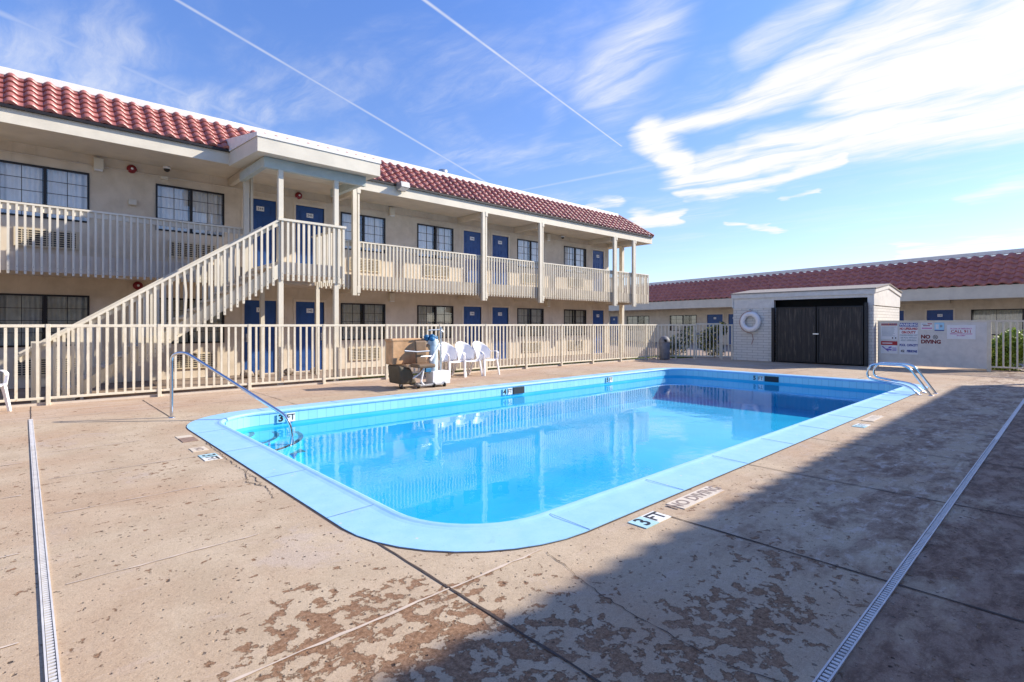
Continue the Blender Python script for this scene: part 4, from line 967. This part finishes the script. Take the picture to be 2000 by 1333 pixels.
e = empty('life_ring', (20.0, 8.43, 1.49), 'white life ring hanging on the pump house brick wall', 'life ring')
mb = M(); n1_, n2_ = 36, 14; vs = [(20.03 + .085 * math.sin(b2) * .9, 8.43 + (.295 + .095 * math.cos(b2)) * math.cos(a2), 1.47 + (.295 + .095 * math.cos(b2)) * math.sin(a2)) for a2 in [2 * math.pi * i / n1_ for i in range(n1_)] for b2 in [2 * math.pi * j / n2_ for j in range(n2_)]]
mb.add(vs, [(i * n2_ + j, i * n2_ + (j + 1) % n2_, ((i + 1) % n1_) * n2_ + (j + 1) % n2_, ((i + 1) % n1_) * n2_ + j) for i in range(n1_) for j in range(n2_)], 0, True); mb.build('float_ring', 'white_plastic', e)
M().tube([(19.98, 8.43 + .41 * math.cos(a2) - .03, 1.46 + .41 * math.sin(a2)) for a2 in [R(k) for k in range(95, -100, -13)]] + [(20.04, 8.36, 1.0), (20.05, 8.33, .8), (20.05, 8.39, .62)], .012, 8).build('rope', 'rope', e)
M().tube([(20.14, 8.45, 1.92), (20.02, 8.45, 1.93), (20.02, 8.42, 1.86)], .012, 8).build('hook', 'galv', e)

# ---------------------------------------------------------------- litter bin
e = empty('litter_bin', (18.25, 10.98, 0), 'dark grey round litter bin with domed lid in the fence corner', 'litter bin')
M().lathe([(0, 0), (.175, 0), (.20, .05), (.205, .66), (.195, .67)], (18.25, 10.98, 0), 28).build('body', 'bin_grey', e)
M().lathe([(.212, .66), (.212, .72), (.19, .80), (.13, .88), (.05, .915), (0, .92)], (18.25, 10.98, 0), 28).build('lid', 'bin_grey', e)
M().box(18.07, 18.09, 10.78, 10.93, .70, .79).build('opening', 'dark_inside', e)

# ---------------------------------------------------------------- plastic chairs
def make_chair(loc, rz, label):
    e = empty('plastic_chair', loc, label, 'chair', 'white plastic garden chairs', rz)
    # tub back: rounded shell
    mb = M(); nu, nv = 20, 8; vs = []
    for i in range(nu + 1):
        a = R(-88 + 176 * i / nu); top = .60 + .31 * max(0, math.cos(a)) ** .8; bot = .40 + .05 * (1 - math.cos(a))
        for j in range(nv + 1):
            f = j / nv; rr = .245 + .045 * f; z_ = bot + (top - bot) * f
            vs.append((rr * math.sin(a), .0 + rr * math.cos(a) * .85 + .07 * f * max(0, math.cos(a)), z_))
    mb.add(vs, [(i * (nv + 1) + j, (i + 1) * (nv + 1) + j, (i + 1) * (nv + 1) + j + 1, i * (nv + 1) + j + 1) for i in range(nu) for j in range(nv)], 0, True)
    mb.build('backrest', 'white_plastic', e, world=False, solid=.012)
    mb = M(); vs = []; n_ = 10
    for i in range(n_ + 1):
        y_ = -.27 + .46 * i / n_
        for j in range(n_ + 1):
            f = -1 + 2 * j / n_; hw = .225 if y_ < .05 else .225 * math.sqrt(max(.15, 1 - ((y_ - .05) / .19) ** 2)); vs.append((f * hw, y_, .43 - .025 * (1 - f * f) - .03 * (i / n_) - (.02 if i == 0 else 0)))
    mb.add(vs, [(i * (n_ + 1) + j, i * (n_ + 1) + j + 1, (i + 1) * (n_ + 1) + j + 1, (i + 1) * (n_ + 1) + j) for i in range(n_) for j in range(n_)], 0, True)
    mb.build('seat', 'white_plastic', e, world=False, solid=.014)
    for s_ in (-1, 1):
        pts = smooth_path([(s_ * .285, .04, .63), (s_ * .295, -.20, .645), (s_ * .275, -.285, .60), (s_ * .255, -.27, .42)], .06)
        mb = M()
        for p, q in zip(pts[:-1], pts[1:]): mb.bar(p, q, .05, .016)
        mb.build('armrest', 'white_plastic', e, world=False)
        M().hexa([(s_ * .28 - .018, -.335, 0), (s_ * .28 + .018, -.335, 0), (s_ * .28 + .018, -.30, 0), (s_ * .28 - .018, -.30, 0)], [(s_ * .235 - .026, -.285, .44), (s_ * .235 + .026, -.285, .44), (s_ * .235 + .026, -.225, .44), (s_ * .235 - .026, -.225, .44)]).build('leg', 'white_plastic', e, world=False)
        M().hexa([(s_ * .25 - .018, .30, 0), (s_ * .25 + .018, .30, 0), (s_ * .25 + .018, .335, 0), (s_ * .25 - .018, .335, 0)], [(s_ * .19 - .028, .13, .44), (s_ * .19 + .028, .13, .44), (s_ * .19 + .028, .20, .44), (s_ * .19 - .028, .20, .44)]).build('leg', 'white_plastic', e, world=False)
    return e
CH = [((8.10, 11.12, 0), 4, 'white plastic chair nearest the pool lift, by the fence'), ((8.63, 11.10, 0), -3, 'middle white plastic chair of the three by the fence'), ((9.20, 11.07, 0), 5, 'white plastic chair farthest from the pool lift'), ((-.60, 11.47, 0), 50, 'white plastic chair cut off at the left edge of the photo')]
c0 = make_chair(CH[0][0], R(CH[0][1]), CH[0][2])
for loc, rz, lb in CH[1:]:
    q = dup(c0, None, loc); q.rotation_euler = (0, 0, R(rz)); q['label'] = lb

# ---------------------------------------------------------------- pool lift
e = empty('pool_lift', (6.33, 9.74, 0), 'tan and brown wheeled pool lift chair with white counterweight box parked beside the fence', 'pool lift', None, R(-3)); e.scale = (1.03, 1, 1)
b = lambda: M()
M().box(-.58, .16, .18, .50, .50, 1.03).box(-.60, .18, .17, .51, 1.00, 1.06).build('storage_cover', 'tan_fabric', e, world=False, bevel=.02)
M().hexa([(-.53, -.12, .10), (-.16, -.12, .10), (-.12, .45, .10), (-.53, .45, .10)], [(-.57, -.10, .50), (-.30, -.10, .42), (-.12, .45, .50), (-.57, .45, .50)]).build('lower_cover', 'olive_plastic', e, world=False, bevel=.04, seg=3)
M().box(-.40, .13, -.14, .16, .46, .50).hexa([(.13, -.12, .46), (.16, -.12, .46), (.16, .14, .46), (.13, .14, .46)], [(.13, -.12, .5), (.16, -.12, .5), (.16, .14, .5), (.13, .14, .5)]).build('tray', 'tan_fabric', e, world=False)
M().hexa([(-.22, -.19, .52), (.03, -.19, .52), (.03, -.13, .52), (-.22, -.13, .52)], [(-.22, -.13, 1.02), (.05, -.13, 1.02), (.05, -.07, 1.02), (-.22, -.07, 1.02)]).build('seat_back', 'brown_plastic', e, world=False, bevel=.05, seg=4)
M().box(-.34, .06, -.50, -.12, .46, .54).build('seat', 'brown_plastic', e, world=False, bevel=.03, seg=3)
M().tube([(-.52, -.24, .82), (-.24, -.24, .79), (.06, -.24, .80)], .016).tube([(-.28, -.48, .70), (.0, -.40, .70)], .014).build('armrest', 'galv', e, world=False)
M().hexa([(.01, -.05, .30), (.14, -.05, .30), (.14, .10, .30), (.01, .10, .30)], [(.06, -.05, .85), (.2, -.05, .95), (.2, .10, .95), (.06, .10, .85)]).build('side_flap', 'tan_fabric', e, world=False, bevel=.02)
M().tube([(-.36, -.30, .24), (-.20, -.30, .34), (-.06, -.20, .42)], .014).tube([(-.06, -.22, .45), (-.14, -.24, .16), (-.10, -.28, .08)], .02).build('foot_rest', 'white_plastic', e, world=False)
mb = M(); pr_ = [(.10, .28), (.11, .6), (.10, .85), (.125, 1.0), (.10, 1.06)]; mb.lathe(pr_, (.28, 0, 0), 12); mb.build('mast_cover', 'tarp_pale', e, world=False)
mb = M()
for k in range(9):
    a2 = random.uniform(0, 6.28); mb.lathe([(0, -.05), (.06, -.03), (.075, .01), (.05, .05), (0, .06)], (.12 + .2 * random.random(), -.08 + .12 * random.random(), 1.04 + .06 * random.random()), 9)
mb.build('blue_bag', 'tarp_blue', e, world=False, sub=1)
M().box(.04, .17, -.12, .06, .33, .42).build('battery_box', 'tarp_blue', e, world=False, bevel=.01)
M().tube([(.48, 0, .20), (.48, 0, 1.32)], .022).tube([(.16, 0, 1.24), (.52, 0, 1.26)], .014).tube([(.48, 0, 1.24), (.54, 0, 1.20)], .02).build('mast', 'galv', e, world=False)
M().bar((.17, -.08, .58), (.40, -.08, .92), .045, .05).bar((.22, -.02, .25), (.24, -.02, .60), .05, .05).build('arm', 'white_plastic', e, world=False)
M().box(.19, .62, -.16, .14, .06, .34).build('counterweight_box', 'white_plastic', e, world=False, bevel=.006)
M().box(-.18, .50, -.20, -.14, .045, .085).box(-.18, .50, .14, .20, .045, .085).box(-.14, -.08, -.139, .139, .04, .08).box(.44, .50, -.139, .139, .0401, .0849).build('base_frame', 'galv', e, world=False, bevel=.004)
for x_, y_ in ((-.48, -.04), (-.30, .36), (-.16, -.17), (.20, -.19), (.46, -.18), (.46, .2)):
    c_ = M().lathe([(0, -.018), (.045, -.018), (.045, .018), (0, .018)], (x_, y_, .045), 16, axis='X').build('caster', 'rubber', e, world=False)
    M().box(x_ - .022, x_ + .022, y_ - .012, y_ + .012, .05, .11).build('fork', 'galv', c_, world=False)

# ---------------------------------------------------------------- plants
def leaves(mb, c_, rad, n_, s, mi=0):
    for _ in range(n_):
        while True:
            p = Vector((random.uniform(-1, 1), random.uniform(-1, 1), random.uniform(-1, 1)))
            if .25 < p.length < 1: break
        q = Vector((c_[0] + p.x * rad[0], c_[1] + p.y * rad[1], c_[2] + p.z * rad[2])); d = Vector((random.gauss(0, 1), random.gauss(0, 1), random.gauss(0, .8))).normalized(); u = d.orthogonal().normalized() * s * .32; L_ = d * s * random.uniform(.6, 1.3)
        mb.quad(q, q + L_ * .5 + u, q + L_, q + L_ * .5 - u, mi)
def shrub(name, c_, blobs, label, mt, cat='shrub', grp=None):
    e = empty(name, c_, label, cat, grp)
    for k, (m_, n_, s) in enumerate(mt):
        mb = M()
        for bx_, by_, bz_, r_ in blobs: leaves(mb, (c_[0] + bx_, c_[1] + by_, bz_), (r_, r_, r_ * 1.1), n_, s)
        mb.build('foliage' if k == 0 else 'blossom', m_, e)
    mb = M()
    for bx_, by_, bz_, r_ in blobs: mb.tube([(c_[0], c_[1], 0), (c_[0] + bx_ * .6, c_[1] + by_ * .6, bz_ * .6), (c_[0] + bx_, c_[1] + by_, bz_)], .012, 6)
    mb.build('stem', 'stem', e); return e
G = 'shrubs beyond the pool fences'
shrub('flowering_shrub', (21.3, 10.5, 0), [(0, 0, .95, .38), (.1, -.3, 1.2, .26), (-.1, .35, .7, .4), (.1, 0, .35, .4)], 'yellow flowering shrub behind the gate near the pump house', [('leaf_dark', 520, .09), ('leaf_yellow', 230, .06)], grp=G)
shrub('flowering_shrub', (21.0, 11.9, 0), [(0, 0, .5, .45), (.3, -.3, .9, .35), (-.2, .3, .4, .4)], 'dark shrub with few yellow blossoms behind the litter bin fence', [('leaf_dark', 520, .09), ('leaf_yellow', 60, .06)], grp=G)
shrub('green_shrub', (21.6, 1.65, 0), [(0, 0, .55, .42), (.1, -.3, .85, .36), (-.1, .3, .5, .36), (.0, -.1, .25, .4)], 'bright green leafy shrub behind the picket fence at the right edge', [('leaf_green', 900, .10)], grp=G)
shrub('green_shrub', (21.9, .9, 0), [(0, 0, .45, .36), (.1, .2, .75, .26)], 'smaller green shrub beyond the bright one at the right edge', [('leaf_green', 500, .10)], grp=G)
mb = M()
for _ in range(5200):
    f = random.random(); x = 5.5 + f * 13.5; y = 12.35 - .026 * x + .1 + random.random() ** 1.4 * .55; h_ = random.uniform(.03, .10); a2 = random.random() * 6.28
    mb.add([(x, y, -.01), (x + .02 * math.cos(a2), y + .02 * math.sin(a2), -.01), (x + random.uniform(-.03, .03), y + random.uniform(-.03, .03), h_)], [(0, 1, 2)])
for _ in range(1600):
    x = 19.3 + random.random() * 1.6; y = 10.9 + random.random() * 1.4; h_ = random.uniform(.03, .09); mb.add([(x, y, -.01), (x + .03, y, -.01), (x + .01, y + random.uniform(-.03, .03), h_)], [(0, 1, 2)])
tag(mb.build('grass_strip', 'grass'), 'low green grass growing along the far foot of the pool fence', 'grass', None, 'stuff')
mb = M(); mb.box(-9, 20.5, 12.35, 12.9, -.010, .0).build('planting_soil', 'soil', None)
bpy.data.objects['planting_soil']['kind'] = 'structure'
for k, (x, y, s) in enumerate([(4.2, 14.6, .17), (4.55, 14.75, .14), (5.3, 14.7, .16), (6.0, 14.65, .15)]):
    bm = bmesh.new(); bmesh.ops.create_icosphere(bm, subdivisions=2, radius=s)
    for v_ in bm.verts: v_.co = v_.co * random.uniform(.86, 1.08); v_.co.z *= .65
    me = bpy.data.meshes.new('rock'); bm.to_mesh(me); bm.free(); me.materials.append(MATS['stone']); o = bpy.data.objects.new('rock', me); COL.objects.link(o); o.location = (x, y, s * .5)
    tag(o, ['pale rock on the ground below the stair posts, leftmost of four', 'pale rock second from the left near door 144', 'pale rock third from the left near door 145', 'pale rock rightmost of four by door 145'][k], 'rock', 'rocks on the ground by the lower doors')
